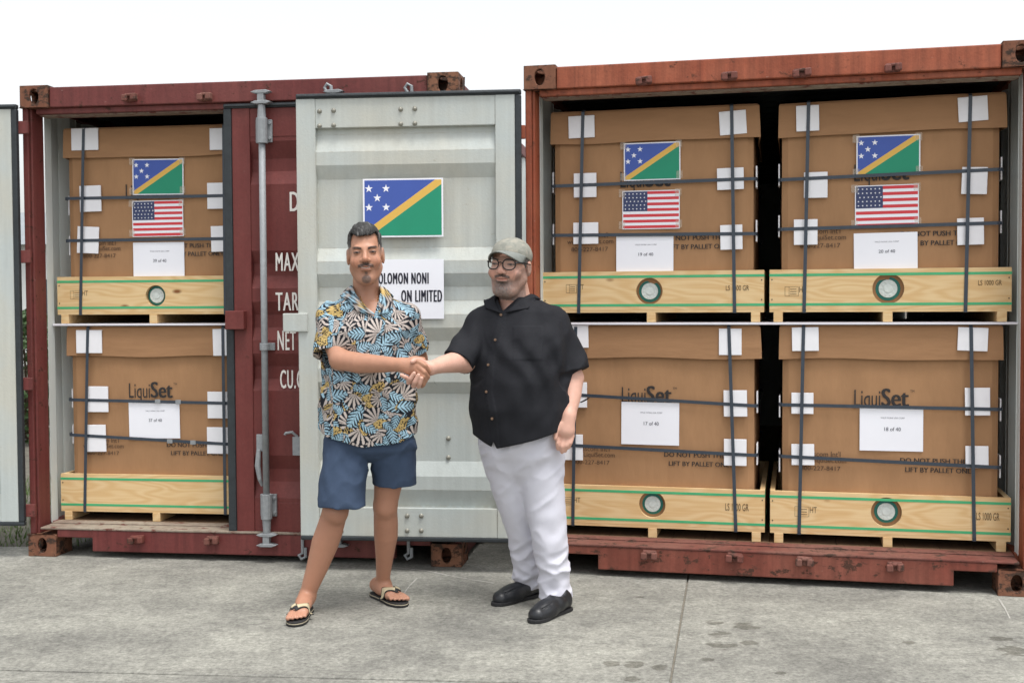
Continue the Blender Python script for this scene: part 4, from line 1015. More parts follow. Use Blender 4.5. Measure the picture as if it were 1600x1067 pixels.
def rotm(yaw, pitch, roll):
    """rows = local axes of a head that looks along -y; yaw turns the face to +x, pitch nods down, roll tips the crown to +x"""
    cy, sy = math.cos(yaw), math.sin(yaw); cx, sx = math.cos(pitch), math.sin(pitch); cz, sz = math.cos(roll), math.sin(roll)
    Rz = np.array([[cy, -sy, 0], [sy, cy, 0], [0, 0, 1]]); Rx = np.array([[1, 0, 0], [0, cx, -sx], [0, sx, cx]]); Ry = np.array([[cz, 0, sz], [0, 1, 0], [-sz, 0, cz]])
    return (Rz@Ry@Rx)        # local -> world
def px3(*p): return at(*p)
attr_mat('skin', .48, bump=.25, bscale=120, sss=.05, spec=.4)
attr_mat('hair', .65, bump=.6, bscale=260, spec=.3, stretch=(1, 1, .35))
attr_mat('print_cloth', .8, bump=.1, bscale=500, spec=.2)
attr_mat('cap_cloth', .85, bump=.2, bscale=350, spec=.2)
mat('black_cloth', srgb(30, 31, 36), .8, var=.12, vscale=60, bump=.18, bscale=260, spec=.25, stretch=(1, 1, 2.5))
mat('blue_cloth', srgb(62, 76, 98), .85, var=.1, vscale=25, bump=.15, bscale=400, spec=.2)
mat('white_cloth', srgb(206, 206, 216), .8, var=.03, vscale=10, bump=.08, bscale=300, spec=.25)

def head(fd, C_, M, sc_, kind):
    """face and skull in local metres (x to the picture's right, -y forward, z up), scaled by sc_"""
    Mi = M.T
    def w(p): return C_+M@(np.array(p)*sc_)
    def ell(c, r, k=.015, sub=False, tilt=None): fd.ell(w(c), np.array(r)*sc_, Mi, k, sub)
    def cone(a, b_, ra, rb, k=.012, sub=False): fd.cone(w(a), w(b_), ra*sc_[0], rb*sc_[0], k, sub)
    ell((0, .016, .04), (.072, .095, .080))
    ell((0, -.022, -.024), (.067, .073, .093), .03)
    fat = 1.0 if kind == 1 else 1.10
    for s_ in (-1, 1):
        cone((s_*.0465*fat, .0, -.052), (s_*.022*fat, -.056, -.092), .024, .021, .03)
        ell((s_*.042, -.066, -.026), (.025*fat, .022, .022), .022)
    ell((0, -.074, -.098), (.024, .02, .018), .02)
    cone((-.038, -.082, .027), (.038, -.082, .027), .010, .010, .018)
    cone((0, -.089, .018), (0, -.112, -.016), .0080, .0135, .012)
    for s_ in (-1, 1):
        ell((s_*.0135, -.103, -.021), (.0095, .010, .008), .008)
        ell((s_*.035, -.105, .013), (.020, .021, .0115), .012, True)
        ell((s_*.035, -.0805, .011), (.0150, .0115, .0090), .005)
        ell((s_*.078, .014, -.004), (.009, .019, .033), .008); ell((s_*.088, .006, -.002), (.006, .010, .018), .006, True)
    ell((0, -.092, -.043), (.028, .012, .0065), .008); ell((0, -.091, -.057), (.023, .012, .007), .008)
    ell((0, -.106, -.0505), (.026, .010, .0020), .004, True)
    ell((0, -.094, -.072), (.018, .009, .005), .010, True)
    ell((0, -.035, -.158), (.075, .052, .034), .022, True)
    if kind == 2: ell((0, -.045, -.102), (.046, .046, .026), .03)
def lochead(P, C_, M, sc_): return ((P-C_)@M)/sc_
def smooth(a, lo, hi): t = np.clip((a-lo)/(hi-lo), 0, 1); return t*t*(3-2*t)
def mixc(c, col, a): return c*(1-a[:, None])+np.array(col)*a[:, None]
def skin_color(P, base, heads, kind):
    C_, M, sc_ = heads; q = lochead(P, C_, M, sc_); x, y, z = q.T; ax = np.abs(x)
    col = np.tile(np.array(base), (len(P), 1)); n = vnoise(P[:, 0]*60, P[:, 1]*60, P[:, 2]*60); n2 = vnoise(P[:, 0]*14, P[:, 1]*14, P[:, 2]*14); hi = vnoise(P[:, 0]*330, P[:, 1]*330, P[:, 2]*330)
    col *= (1+.05*n+.07*n2)[:, None]
    hd = (z > -.14) & (z < .15) & (ax < .12) & (np.abs(y) < .14); fr = hd & (y < -.035)
    f = fr.astype(float)
    red = f*smooth(.03-np.hypot(ax-.045, z+.03), 0, .02)*.35; col = mixc(col, np.array(base)*np.array([1.05, .78, .72]), red)
    nose = f*smooth(.02-np.hypot(ax, z+.018), 0, .012)*.3; col = mixc(col, np.array(base)*np.array([1.05, .78, .74]), nose)
    ml = -.0505+ax*ax*(9 if kind == 1 else 4)
    lip = f*smooth(.027-ax, 0, .004)*smooth((.0115 if kind == 1 else .0085)-np.abs(z-ml), 0, .004); col = mixc(col, np.array(base)*np.array([.72, .50, .48]), lip*.7)
    slit = f*smooth(.022-ax, 0, .003)*smooth((.0028 if kind == 1 else .0016)-np.abs(z-ml), 0, .0015)
    col = mixc(col, (.50, .45, .41) if kind == 1 else (.1, .05, .04), slit*.9)
    smile_shade = f*smooth(.005-np.abs(np.hypot(ax-.026, z+.026)-.026), 0, .005)*(ax > .03)*(z < -.012); col = mixc(col, np.array(base)*.6, smile_shade*.45)  # smile crease: its shade painted as darker skin
    nos = f*smooth(.0045-np.hypot(ax-.010, z+.0285), 0, .0025); col = mixc(col, np.array(base)*.25, nos*.8)
    ex = np.abs(ax-.035)
    eye = f*smooth(.0165-ex, 0, .004)*smooth(.0042-np.abs(z-.0105), 0, .002); col = mixc(col, (.10, .075, .066), eye*.85)
    iris = f*smooth(.0062-ex, 0, .002)*smooth(.0044-np.abs(z-.0105), 0, .0015); col = mixc(col, (.018, .012, .010), iris)
    lash_shade = f*smooth(.0185-ex, 0, .004)*smooth(.0024-np.abs(z-.0150+ex**2*14), 0, .0018); col = mixc(col, (.03, .02, .017), lash_shade*.8)  # lash line, with the upper lid's shadow painted into it
    under = f*smooth(.018-ex, 0, .008)*smooth(.003-np.abs(z-.001-ex**2*8), 0, .003); col = mixc(col, np.array(base)*.6, under*.55)  # crease shade below the eye, put into the skin colour
    if kind == 1:
        br = f*smooth(ax-.012, 0, .004)*smooth(.060-ax, 0, .012)*smooth(.0062-np.abs(z-.0235-.006*np.sin((ax-.01)*50)), 0, .003); col = mixc(col, (.022, .019, .018), br*(.88+.12*hi))
        mo = f*smooth(.039-ax, 0, .008)*smooth(.0078-np.abs(z+.0355+ax*.24), 0, .003); col = mixc(col, (.045, .042, .04), np.clip(mo*(.85+.25*hi), 0, 1))
        go = f*smooth(1.15-np.hypot(ax/.022, (z+.095)/.0175), 0, .4); go2 = f*smooth(.008-ax, 0, .003)*smooth(.007-np.abs(z+.071), 0, .003)
        col = mixc(col, (.06, .056, .054), np.clip(np.maximum(go, go2)*(.82+.3*hi), 0, 1))
        st = f*smooth(-.035-z, 0, .03)*.22; col = mixc(col, np.array(base)*.5, st)
        hl_ = hd*smooth(z-.058, 0, .02)*smooth(.1+z*0, 0, .01)*.35; col = mixc(col, np.array(base)*.6, hl_*(.6+.4*hi)); tmp = hd*smooth(ax-.052, 0, .014)*smooth(z+.005, 0, .02)*.45; col = mixc(col, (.16, .15, .14), tmp*(.7+.3*hi))
    else:
        jaw = hd*(y < .03)*smooth(-.044-z+.06*smooth(ax, .045, .075), 0, .016)*smooth(z+.17, 0, .02)
        jaw = jaw*(1-.9*f*smooth(.024-ax, 0, .004)*smooth(.009-np.abs(z+.0505), 0, .004))
        h2 = vnoise(P[:, 0]*170, P[:, 1]*170, P[:, 2]*120); g = np.clip(.07+.06*hi+.07*h2+.05*smooth(-z, .07, .11), .02, 1); jaw = jaw*(.62+.38*smooth(.05-ax, 0, .03)); bc = np.stack([g, g*.95, g*.9], 1)
        col = col*(1-np.clip(jaw*(.8+.2*hi), 0, 1)[:, None])+bc*np.clip(jaw*(.8+.2*hi), 0, 1)[:, None]
        mo = f*smooth(.036-ax, 0, .006)*smooth(.0075-np.abs(z+.034+ax*.25), 0, .003); col = mixc(col, (.045, .04, .037), np.clip(mo*(.85+.2*hi), 0, 1))
        go2 = f*smooth(.010-ax, 0, .004)*smooth(.006-np.abs(z+.067), 0, .003); col = mixc(col, (.06, .052, .047), go2*.8)
        br = f*smooth(ax-.012, 0, .004)*smooth(.052-ax, 0, .010)*smooth(.005-np.abs(z-.030), 0, .003); col = mixc(col, (.05, .04, .035), br*.8)
    return np.clip(col, .01, 1)
def foot(fd, heel, toe, side, ankle, bare=True):
    """bare foot: heel, arch, ball and five toes; side = +1 when the big toe lies to the left of the heel-to-toe line"""
    h = np.array(heel); t = np.array(toe); d = (t-h); Ln = np.linalg.norm(d[:2]); u = d/Ln; v = np.array([-u[1], u[0], 0])*side; z = np.array([0, 0, 1.])
    P = lambda a, b_, c: h+u*a*Ln+v*b_+z*c
    fd.cone(P(.10, 0, .045), P(.34, 0, .046), .031, .028, .03); fd.cone(P(.3, .004, .052), P(.68, .008, .032), .028, .020, .025)
    fd.cone(P(.34, -.014, .040), P(.68, -.024, .030), .022, .017, .025); fd.cone(P(.66, .02, .032), P(.7, -.026, .028), .020, .015, .015)
    fd.cone(P(.14, 0, .05), ankle, .028, .031, .025)
    for i, (b_, l, r) in enumerate(((.028, .955, .0115), (.010, .95, .0085), (-.006, .915, .008), (-.02, .875, .0075), (-.033, .83, .007))):
        fd.chain([P(.68, b_*.9, .029), P((.68+l)/2, b_*1.05, .030), P(l, b_*1.12, .022)], [r*1.1, r, r*.95], .006)

# =========================================================== person in the flowered shirt
Y1 = 5.34; SC1 = FPX/Y1
T1 = px3
H1 = (T1(571, 399, Y1-.015), rotm(.10, .02, -.05), np.array([1.0, 1.0, 1.13]))
def body1():
    fd = Field((-1.14, 4.92, -.005), (-.28, 5.74, 1.82), .0055, fx=((-1.06, -.8, .0045), (-.77, -.52, .003), (-.52, -.32, .004)), fy=((5.18, 5.48, .0035), (5.0, 5.18, .0045), (5.48, 5.7, .0045)), fz=((1.44, 1.80, .003), (1.06, 1.2, .0035), (0, .09, .004)))
    head(fd, *H1, 1)
    fd.cone(T1(570, 410, Y1+.048), T1(573, 470, Y1+.05), .054, .062, .012)
    # trunk under the shirt
    fd.tower([(T1(0, v, Y1)[2], T1((a+b_)/2, v, Y1)[0], Y1+dy, (b_-a)/2/SC1-.014, ry) for v, a, b_, ry, dy in ((474, 545, 605, .065, .035), (492, 524, 628, .085, .02), (530, 518, 632, .104, .0), (580, 512, 640, .108, 0), (640, 512, 642, .108, 0), (690, 512, 642, .11, .01))], k=.03)
    fd.cone(T1(573, 472, Y1+.035), T1(530, 498, Y1+.03), .052, .038, .02); fd.cone(T1(573, 472, Y1+.035), T1(624, 500, Y1+.04), .052, .036, .02)
    # right arm, reaching to the handshake
    fd.chain([T1(519, 504, Y1+.02), T1(519, 530, Y1-.02), T1(531, 562, Y1-.11)], [.050, .047, .043], .02)
    fd.chain([T1(531, 562, Y1-.11), T1(560, 567, Y1-.155), T1(600, 569, Y1-.21), T1(627, 570, Y1-.25)], [.044, .046, .036, .029], .02)
    M = np.array([[1, 0, 0], [0, 1, 0], [0, 0, 1.]])
    fd.ell(T1(646, 574, 5.07), (.05, .021, .038), M, .02); fd.cone(T1(630, 570, 5.09), T1(655, 575, 5.07), .026, .024, .02)
    yk = 5.055
    for ch in (((652, 564, yk), (664, 571, yk-.004), (671, 580, yk+.025), (668, 586, yk+.06)), ((653, 572, yk-.002), (663, 581, yk-.008), (669, 589, yk+.022), (666, 594, yk+.055)),
               ((652, 580, yk), (661, 588, yk-.006), (665, 595, yk+.022), (662, 599, yk+.05)), ((650, 587, yk+.004), (658, 595, yk+.002), (662, 601, yk+.025), (659, 604, yk+.05))):
        fd.chain([T1(*p) for p in ch], [.0115, .0105, .0095, .008], .005)
    fd.chain([T1(634, 565, 5.09), T1(648, 560, 5.105), T1(662, 561, 5.125)], [.014, .012, .009], .01)
    # left arm folded behind the back
    fd.chain([T1(632, 506, Y1+.03), T1(648, 530, Y1+.07), T1(653, 562, Y1+.12)], [.049, .045, .041], .02)
    fd.chain([T1(653, 562, Y1+.12), T1(625, 580, Y1+.19), T1(598, 590, Y1+.22)], [.043, .037, .028], .02)
    fd.ell(T1(583, 594, Y1+.225), (.045, .018, .038), M, .02)
    for i in range(4): fd.chain([T1(575, 586+i*6, Y1+.225), T1(562, 590+i*6, Y1+.215), T1(554, 596+i*6, Y1+.2)], [.0095, .009, .0075], .005)
    fd.chain([T1(588, 584, Y1+.23), T1(578, 578, Y1+.235), T1(568, 577, Y1+.235)], [.012, .0105, .008], .008)
    # legs
    fd.chain([T1(548, 690, Y1), T1(535, 745, Y1-.03), T1(524, 797, Y1-.075)], [.088, .072, .056], .02)
    fd.ell(T1(526, 803, Y1-.09), (.040, .040, .048), None, .03)
    an = T1(480, 931, 5.315)
    fd.chain([T1(524, 797, Y1-.06), T1(515, 828, Y1-.045), T1(508, 848, Y1-.035), T1(496, 885, Y1-.03), T1(486, 912, Y1-.028), an], [.056, .060, .061, .049, .040, .034], .012)
    fd.chain([T1(612, 690, Y1+.01), T1(608, 745, Y1+.03), T1(602, 790, Y1+.05)], [.086, .068, .053], .02)
    fd.ell(T1(602, 793, Y1+.035), (.040, .040, .048), None, .03)
    an2 = T1(598, 914, 5.545)
    fd.chain([T1(602, 788, Y1+.055), T1(603, 818, Y1+.09), T1(603, 836, Y1+.11), T1(601, 868, Y1+.145), T1(599, 895, Y1+.18), an2], [.053, .056, .055, .042, .034, .031], .012)
    foot(fd, FH1[0], FH1[1], -1, an); foot(fd, FH2[0], FH2[1], 1, an2)
    base = np.array(srgb(178, 131, 107))
    def col(P):
        c = skin_color(P, base, H1, 1)
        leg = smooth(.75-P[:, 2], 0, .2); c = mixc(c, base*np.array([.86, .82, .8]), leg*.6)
        knee_shade = smooth(.09-np.hypot(P[:, 0]-T1(524, 803, 5.26)[0], P[:, 2]-T1(524, 803, 5.26)[2]), 0, .06)*.3; c = mixc(c, base*.55, knee_shade)  # knee shading painted into the skin colour
        ft = smooth(.075-P[:, 2], 0, .03); c = mixc(c, base*np.array([1.08, 1.1, 1.15]), ft*.6)
        return c
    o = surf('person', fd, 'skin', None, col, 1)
    return tag(o, 'person in blue leafy short-sleeved shirt, blue shorts and flip-flops shaking hands', 'person')
def flatdir(a, b_, L_):
    a = np.array([a[0], a[1], 0]); b_ = np.array([b_[0], b_[1], 0]); d = (b_-a)/np.linalg.norm(b_-a); return a, a+d*L_
g1 = gnd(481, 953); g2 = gnd(456, 984); FH1 = flatdir(g1, g2, .275); FH1[0][2] = FH1[1][2] = .012
g1 = gnd(584, 930); g2 = gnd(636, 951); FH2 = flatdir(g1, g2, .275); FH2[0][2] = FH2[1][2] = .012
p1 = body1()
SHIRT_TOP = T1(0, 462, Y1)[2]
def torso1(fd, grow=0., sub=False):
    rows = [(T1(0, v, Y1)[2], T1((a+b_)/2, v, Y1)[0], Y1+dy, (b_-a)/2/SC1, ry) for v, a, b_, ry, dy in
            ((466, 545, 603, .075, .035), (486, 520, 630, .102, .025), (520, 508, 640, .122, .0), (560, 507, 641, .125, -.002), (600, 505, 645, .128, -.004), (650, 504, 648, .130, -.004), (700, 503, 650, .132, 0))]
    fd.tower(rows, k=.03, sub=sub, grow=grow)
SL1 = [T1(516, 494, Y1+.02), T1(518, 551, Y1-.04)]; SL2 = [T1(634, 496, Y1+.03), T1(651, 548, Y1+.09)]
def shirt1():
    fd = Field((-.97, 5.12, .715), (-.38, 5.56, 1.53), .0024)
    torso1(fd)
    fd.cone(T1(573, 472, Y1+.035), SL1[0], .066, .058, .03); fd.cone(T1(573, 472, Y1+.035), SL2[0], .066, .056, .03)
    for (a, b_), (ra, rb) in ((SL1, (.060, .078)), (SL2, (.058, .062))):
        e = b_+(b_-a)*.35; fd.cone(a, e, ra, rb+.004, .03)
        u = (b_-a)/np.linalg.norm(b_-a)
        fd.cutfn(lambda x, y, z: np.minimum((x-b_[0])*u[0]+(y-b_[1])*u[1]+(z-b_[2])*u[2], .17-np.sqrt((x-b_[0])**2+(y-b_[1])**2+(z-b_[2])**2)))
    if True: torso1(fd)                                   # the trunk stays whole where the sleeve cut ran through it
    # hollow sleeve mouths
    for (a, b_), r in ((SL1, .066), (SL2, .050)): fd.cone(b_+(b_-a)*.1, b_-(b_-a)*.25, r, r*.85, .004, sub=True)
    # creases
    fd.fold(lambda x, y, z: -(1-2.4*np.abs(vnoise(x*10+z*7, y*8, z*6-x*8)))*.5+vnoise(x*14+z*9, y*10, z*7-x*8)*.5+vnoise(x*30-z*12, y*20, z*12)*.35, .0095)
    # open neck
    vx, vz = T1(588, 496, Y1)[0], T1(588, 496, Y1)[2]; nx_, nz_ = T1(573, 450, Y1)[0], T1(573, 450, Y1)[2]
    fd.cutfn(lambda x, y, z: np.minimum(np.minimum((z-vz)*.52-np.abs(x-(vx+(nx_-vx)*np.clip((z-vz)/(nz_-vz), 0, 1))), Y1+.02-y), .05))
    fd.cone(T1(572, 440, Y1+.03), T1(574, 472, Y1+.03), .064, .07, .006, sub=True)
    # curved hem
    hx = T1(585, 690, Y1)[0]; hz = T1(585, 697, Y1-.12)[2]
    fd.cutfn(lambda x, y, z: (hz+2.2*(x-hx)**2*.5+.004*np.sin(x*40))-z)
    # motifs
    rs = np.random.RandomState(5); mot = []
    for lay in range(3):
        for gu in np.arange(-.6, .6, .05):
            for gv in np.arange(.72, 1.6, .05): mot.append((gu+rs.uniform(-.028, .028), gv+rs.uniform(-.028, .028), rs.uniform(0, 6.28), rs.uniform(.026, .046), rs.choice([0, 0, 0, 1, 1, 1, 2])))
    rs.shuffle(mot)
    def col(P):
        tx, ty = T1(577, 600, Y1)[0], Y1
        u = np.arctan2(P[:, 0]-tx, -(P[:, 1]-ty)+.02)*.17; v = P[:, 2].copy()
        for k, (a, b_) in enumerate((SL1, SL2)):
            ax_ = (b_-a)/np.linalg.norm(b_-a); r = P-a; t = r@ax_; pr_ = r-t[:, None]*ax_; d = np.linalg.norm(pr_, axis=1); m_ = (d < .088) & (t > .03) & ((P[:, 0] < T1(520, 0, Y1)[0]) if k == 0 else (P[:, 0] > T1(636, 0, Y1)[0]))
            u[m_] = (np.arctan2(pr_[m_, 0], -pr_[m_, 1])*.075+.3*(1 if k else -1)); v[m_] = 1.4-t[m_]*1.
        pal = [np.array(srgb(146, 178, 194)), np.array(srgb(186, 175, 168)), np.array(srgb(170, 146, 94))]; dark = np.array(srgb(26, 29, 36))
        c = np.tile(dark, (len(P), 1)); c2 = c.copy()
        for (u0, v0, ph, s_, ty_) in mot:
            I = np.nonzero((np.abs(u-u0) < s_*1.1) & (np.abs(v-v0) < s_*1.1))[0]
            if not len(I): continue
            du, dv = (u[I]-u0)/s_, (v[I]-v0)/s_; a = du*math.cos(ph)+dv*math.sin(ph); b_ = -du*math.sin(ph)+dv*math.cos(ph); ab = np.abs(b_)
            tone = 1+.25*a
            if ty_ == 0:                                   # split leaf with a midrib
                wid = .60*np.sqrt(np.clip(1-a*a, 0, 1))*(1-.3*a); edge = ab/np.maximum(wid, .01)
                st = np.mod((a-ab*.8)*2.6+.1*np.sign(b_), 1.); on = (ab < wid) & ~((st < .20+.46*edge) & (ab > .06)) & (ab > .018); off = (ab < wid*1.1) & ~on; tone = .9+.3*st*(1-.3*edge)
            elif ty_ == 1:                                 # fan palm: fingers spreading from the stalk
                r = np.hypot(a+.75, b_)/1.7; th = np.arctan2(b_, a+.75); fin = np.abs(np.sin(th*7.5)); rad = .96-.16*np.abs(th)
                on = (r < rad*(.72+.28*fin)) & (np.abs(th) < 1.25) & (fin > .24+.62*np.clip(r/rad, 0, 1)**1.3); off = (r < rad) & (np.abs(th) < 1.25) & ~on; tone = .75+.4*r
            else:                                          # tawny scribbled cluster
                nn = np.sin(a*9+3*np.sin(b_*7+ph))*np.sin(b_*11+2*np.sin(a*8)); r = np.hypot(a*.9, b_*1.6); on = (r < .8+.12*nn) & (nn > -.16); off = (r < .86) & ~on; tone = 1+.45*nn
            c[I[off]] = dark
            sel = I[on]; c[sel] = np.clip(pal[ty_]*(tone if np.ndim(tone) else np.full(len(I), tone))[on][:, None], 0, .9)
        return c
    return surf('shirt', fd, 'print_cloth', p1, col, 1), fd, col
shirt_a, SF1, SCOL1 = shirt1()
def shorts1():
    fd = Field((-1.0, 5.04, .46), (-.34, 5.62, .95), .0045)
    fd.tower([(T1(0, v, Y1)[2], T1((a+b_)/2, v, Y1)[0], Y1, (b_-a)/2/SC1, ry) for v, a, b_, ry in ((640, 512, 643, .118), (690, 509, 648, .124), (705, 509, 648, .12), (718, 530, 628, .08), (724, 555, 600, .04))], k=.03)
    RR = []
    for rows in (((690, 509, 577, .108, -.0), (730, 503, 575, .104, -.035), (760, 500, 573, .102, -.055), (788, 498, 571, .10, -.07)), ((690, 579, 649, .108, .01), (730, 580, 650, .106, .03), (762, 581, 650, .104, .045))):
        R = [(T1(0, v, Y1)[2], T1((a+b_)/2, v, Y1+dy)[0], Y1+dy, (b_-a)/2/SC1, ry) for v, a, b_, ry, dy in rows]; fd.tower(R, k=.008, p=2.2)
        RR.append(R)
    zc, xc = T1(575, 775, Y1-.07)[2], T1(575, 775, Y1-.07)[0]
    fd.fold(lambda x, y, z: -(1-2.4*np.abs(vnoise(x*9+z*10, y*9, z*9-x*12)))*.6+vnoise(x*13+z*12, y*12, z*8-x*9)*.4+.5*(np.abs(z-.545) < .0)+vnoise(x*30+z*14, y*20, z*14)*.25, .0085)
    for R in RR:
        lo_ = R[-1]; fd.tower([(lo_[0]-.02, lo_[1], lo_[2], lo_[3]-.011, lo_[4]-.011), (lo_[0]+.03, lo_[1], lo_[2], lo_[3]-.013, lo_[4]-.013)], k=.002, p=2.2, sub=True)
    return surf('shorts', fd, 'blue_cloth', p1, None, 2)
shorts1()
def hair1():
    C_, M, sc_ = H1; fd = Field(tuple(C_-.15), tuple(C_+np.array([.15, .16, .18])), .003)
    fd.ell(C_+M@(np.array([0, .018, .045])*sc_), np.array([.0775, .101, .0865])*sc_, M.T, 0)
    fd.ell(C_+M@(np.array([0, -.012, .078])*sc_), np.array([.064, .074, .050])*sc_, M.T, .02)
    def cut(x, y, z):
        q = lochead(np.stack([x, y, z], 1), C_, M, sc_); ax = np.abs(q[:, 0])
        front = .077-.25*np.clip(ax-.035, 0, .1)-.35*np.clip(-q[:, 1]-.07, -.2, .1)*0
        side = np.where(q[:, 1] < -.012, .075-1.7*np.clip(ax-.052, 0, .03), .012-.35*(q[:, 1]))
        line = np.where(q[:, 1] < -.030, np.where(ax > .060, .03-.0*ax, .075), np.where(q[:, 1] < .0, .0, np.where(q[:, 1] < .03, .028, -.035)))
        rec = np.where(q[:, 1] < -.02, .012*smooth(ax, .030, .052), 0)
        return line+rec*(line > .05)+.003*vnoise(x*190, y*190, z*60)-q[:, 2]
    fd.cutfn(cut)
    fd.fold(lambda x, y, z: vnoise(x*90+y*30, y*30, z*40)*.8+vnoise(x*190, y*80, z*110)*.5, .0045)
    def col(P):
        n = vnoise(P[:, 0]*260, P[:, 1]*200, P[:, 2]*120); m_ = vnoise(P[:, 0]*45, P[:, 1]*45, P[:, 2]*45); q = lochead(P, C_, M, sc_)
        st = vnoise(P[:, 0]*110+P[:, 1]*40, P[:, 1]*30, P[:, 2]*30); g = .034+.025*n+.22*smooth(st, .15, .8)*smooth(m_, -.5, .5)+.11*smooth(np.abs(q[:, 0]), .05, .078)*smooth(.08-q[:, 2], 0, .06); g = np.clip(g, .012, .4); return np.stack([g*1.02, g, g*.98], 1)
    return surf('hair', fd, 'hair', p1, col, 1)
hair1()
def loft(name, rows, matn, parent, th=.004, color=None, sub=1):
    """cloth leaf through rows of points, given thickness"""
    n, k = len(rows), len(rows[0]); V = [tuple(p) for r in rows for p in r]; F_ = [(i*k+j, i*k+j+1, (i+1)*k+j+1, (i+1)*k+j) for i in range(n-1) for j in range(k-1)]
    me = bpy.data.meshes.new(name); me.from_pydata(V, [], F_); me.materials.append(MATS[matn])
    if color is not None:
        C_ = np.ones((len(V), 4), np.float32); C_[:, :3] = color(np.array(V)); me.color_attributes.new('Col', 'FLOAT_COLOR', 'POINT').data.foreach_set('color', C_.ravel())
    o = obj(name, me, parent, smooth=True); so = o.modifiers.new('cloth', 'SOLIDIFY'); so.thickness = th; so.offset = 0
    return o
def catmull(pts, n):
    P = [np.array(p, float) for p in pts]; P = [2*P[0]-P[1]]+P+[2*P[-1]-P[-2]]; out = []
    for i in range(1, len(P)-2):
        for t in np.linspace(0, 1, n, endpoint=False):
            a, b_, c, d = P[i-1:i+3]; out.append(.5*((2*b_)+(c-a)*t+(2*a-5*b_+4*c-d)*t*t+(3*b_-a-3*c+d)*t**3))
    out.append(P[-2]); return out
def collar(name, fld, nc, rin, inner_px, outer_px, matn, parent, color=None, zb=0., back=.05):
    """open collar: both front leaves are measured on the shirt, the rest runs round the back of the neck.
    inner_px / outer_px: left-leaf points from the front tip upwards, then right-leaf points from the top down"""
    li, ri = inner_px; lo_, ro = outer_px
    I = [fld.hit(u, v, .008) for u, v in li]; O = [fld.hit(u, v, .008) for u, v in lo_]
    I2 = [fld.hit(u, v, .008) for u, v in ri]; O2 = [fld.hit(u, v, .008) for u, v in ro]
    for a in np.linspace(-1.95, 1.95, 11):
        p = nc+np.array([math.sin(a)*rin, math.cos(a)*rin, zb]); I.append(p)
        r2 = rin+back; q = nc+np.array([math.sin(a)*r2, math.cos(a)*r2, 0]); t = fld.top(q[0], q[1]); q[2] = (t if t else nc[2]-.03)+.007; O.append(q)
    I += I2; O += O2
    A = catmull(I, 4); B_ = catmull(O, 4)
    rows = []
    for a, b_ in zip(A, B_):
        r = []
        for f_ in np.linspace(0, 1, 9):
            p = a+(b_-a)*f_; n_ = np.array([p[0]-nc[0], p[1]-nc[1], .05]); n_ /= np.linalg.norm(n_); r.append(p+n_*.006*math.sin(math.pi*f_)**.8)
        r[-1] = r[-1]+n_*.004; rows.append(r)
    return loft(name, rows, matn, parent, .005, color)
collar('collar', SF1, T1(573, 452, Y1+.04), .066, (((587, 492), (562, 470)), ((598, 472), (591, 492))), (((560, 488), (546, 472)), ((614, 474), (606, 489))), 'print_cloth', shirt_a, SCOL1, .012)
b = MB(); ch = []
for u, v in ((562, 462), (566, 472), (574, 482), (582, 490), (588, 489), (590, 478), (590, 466)):
    ch.append((u, v))
# gold chain lying on the chest
def body_hit(ob, u, v, lift=.002):
    D = Vector(ray(u, v)).normalized(); ok, p, n_, i = ob.ray_cast(Vector(CAMC), D); return (p-D*lift) if ok else Vector(at(u, v, Y1))
b.tube([tuple(body_hit(p1, u, v)) for u, v in ch], .0018, 6); b.build('neck_chain', 'gold', p1, smooth=True)
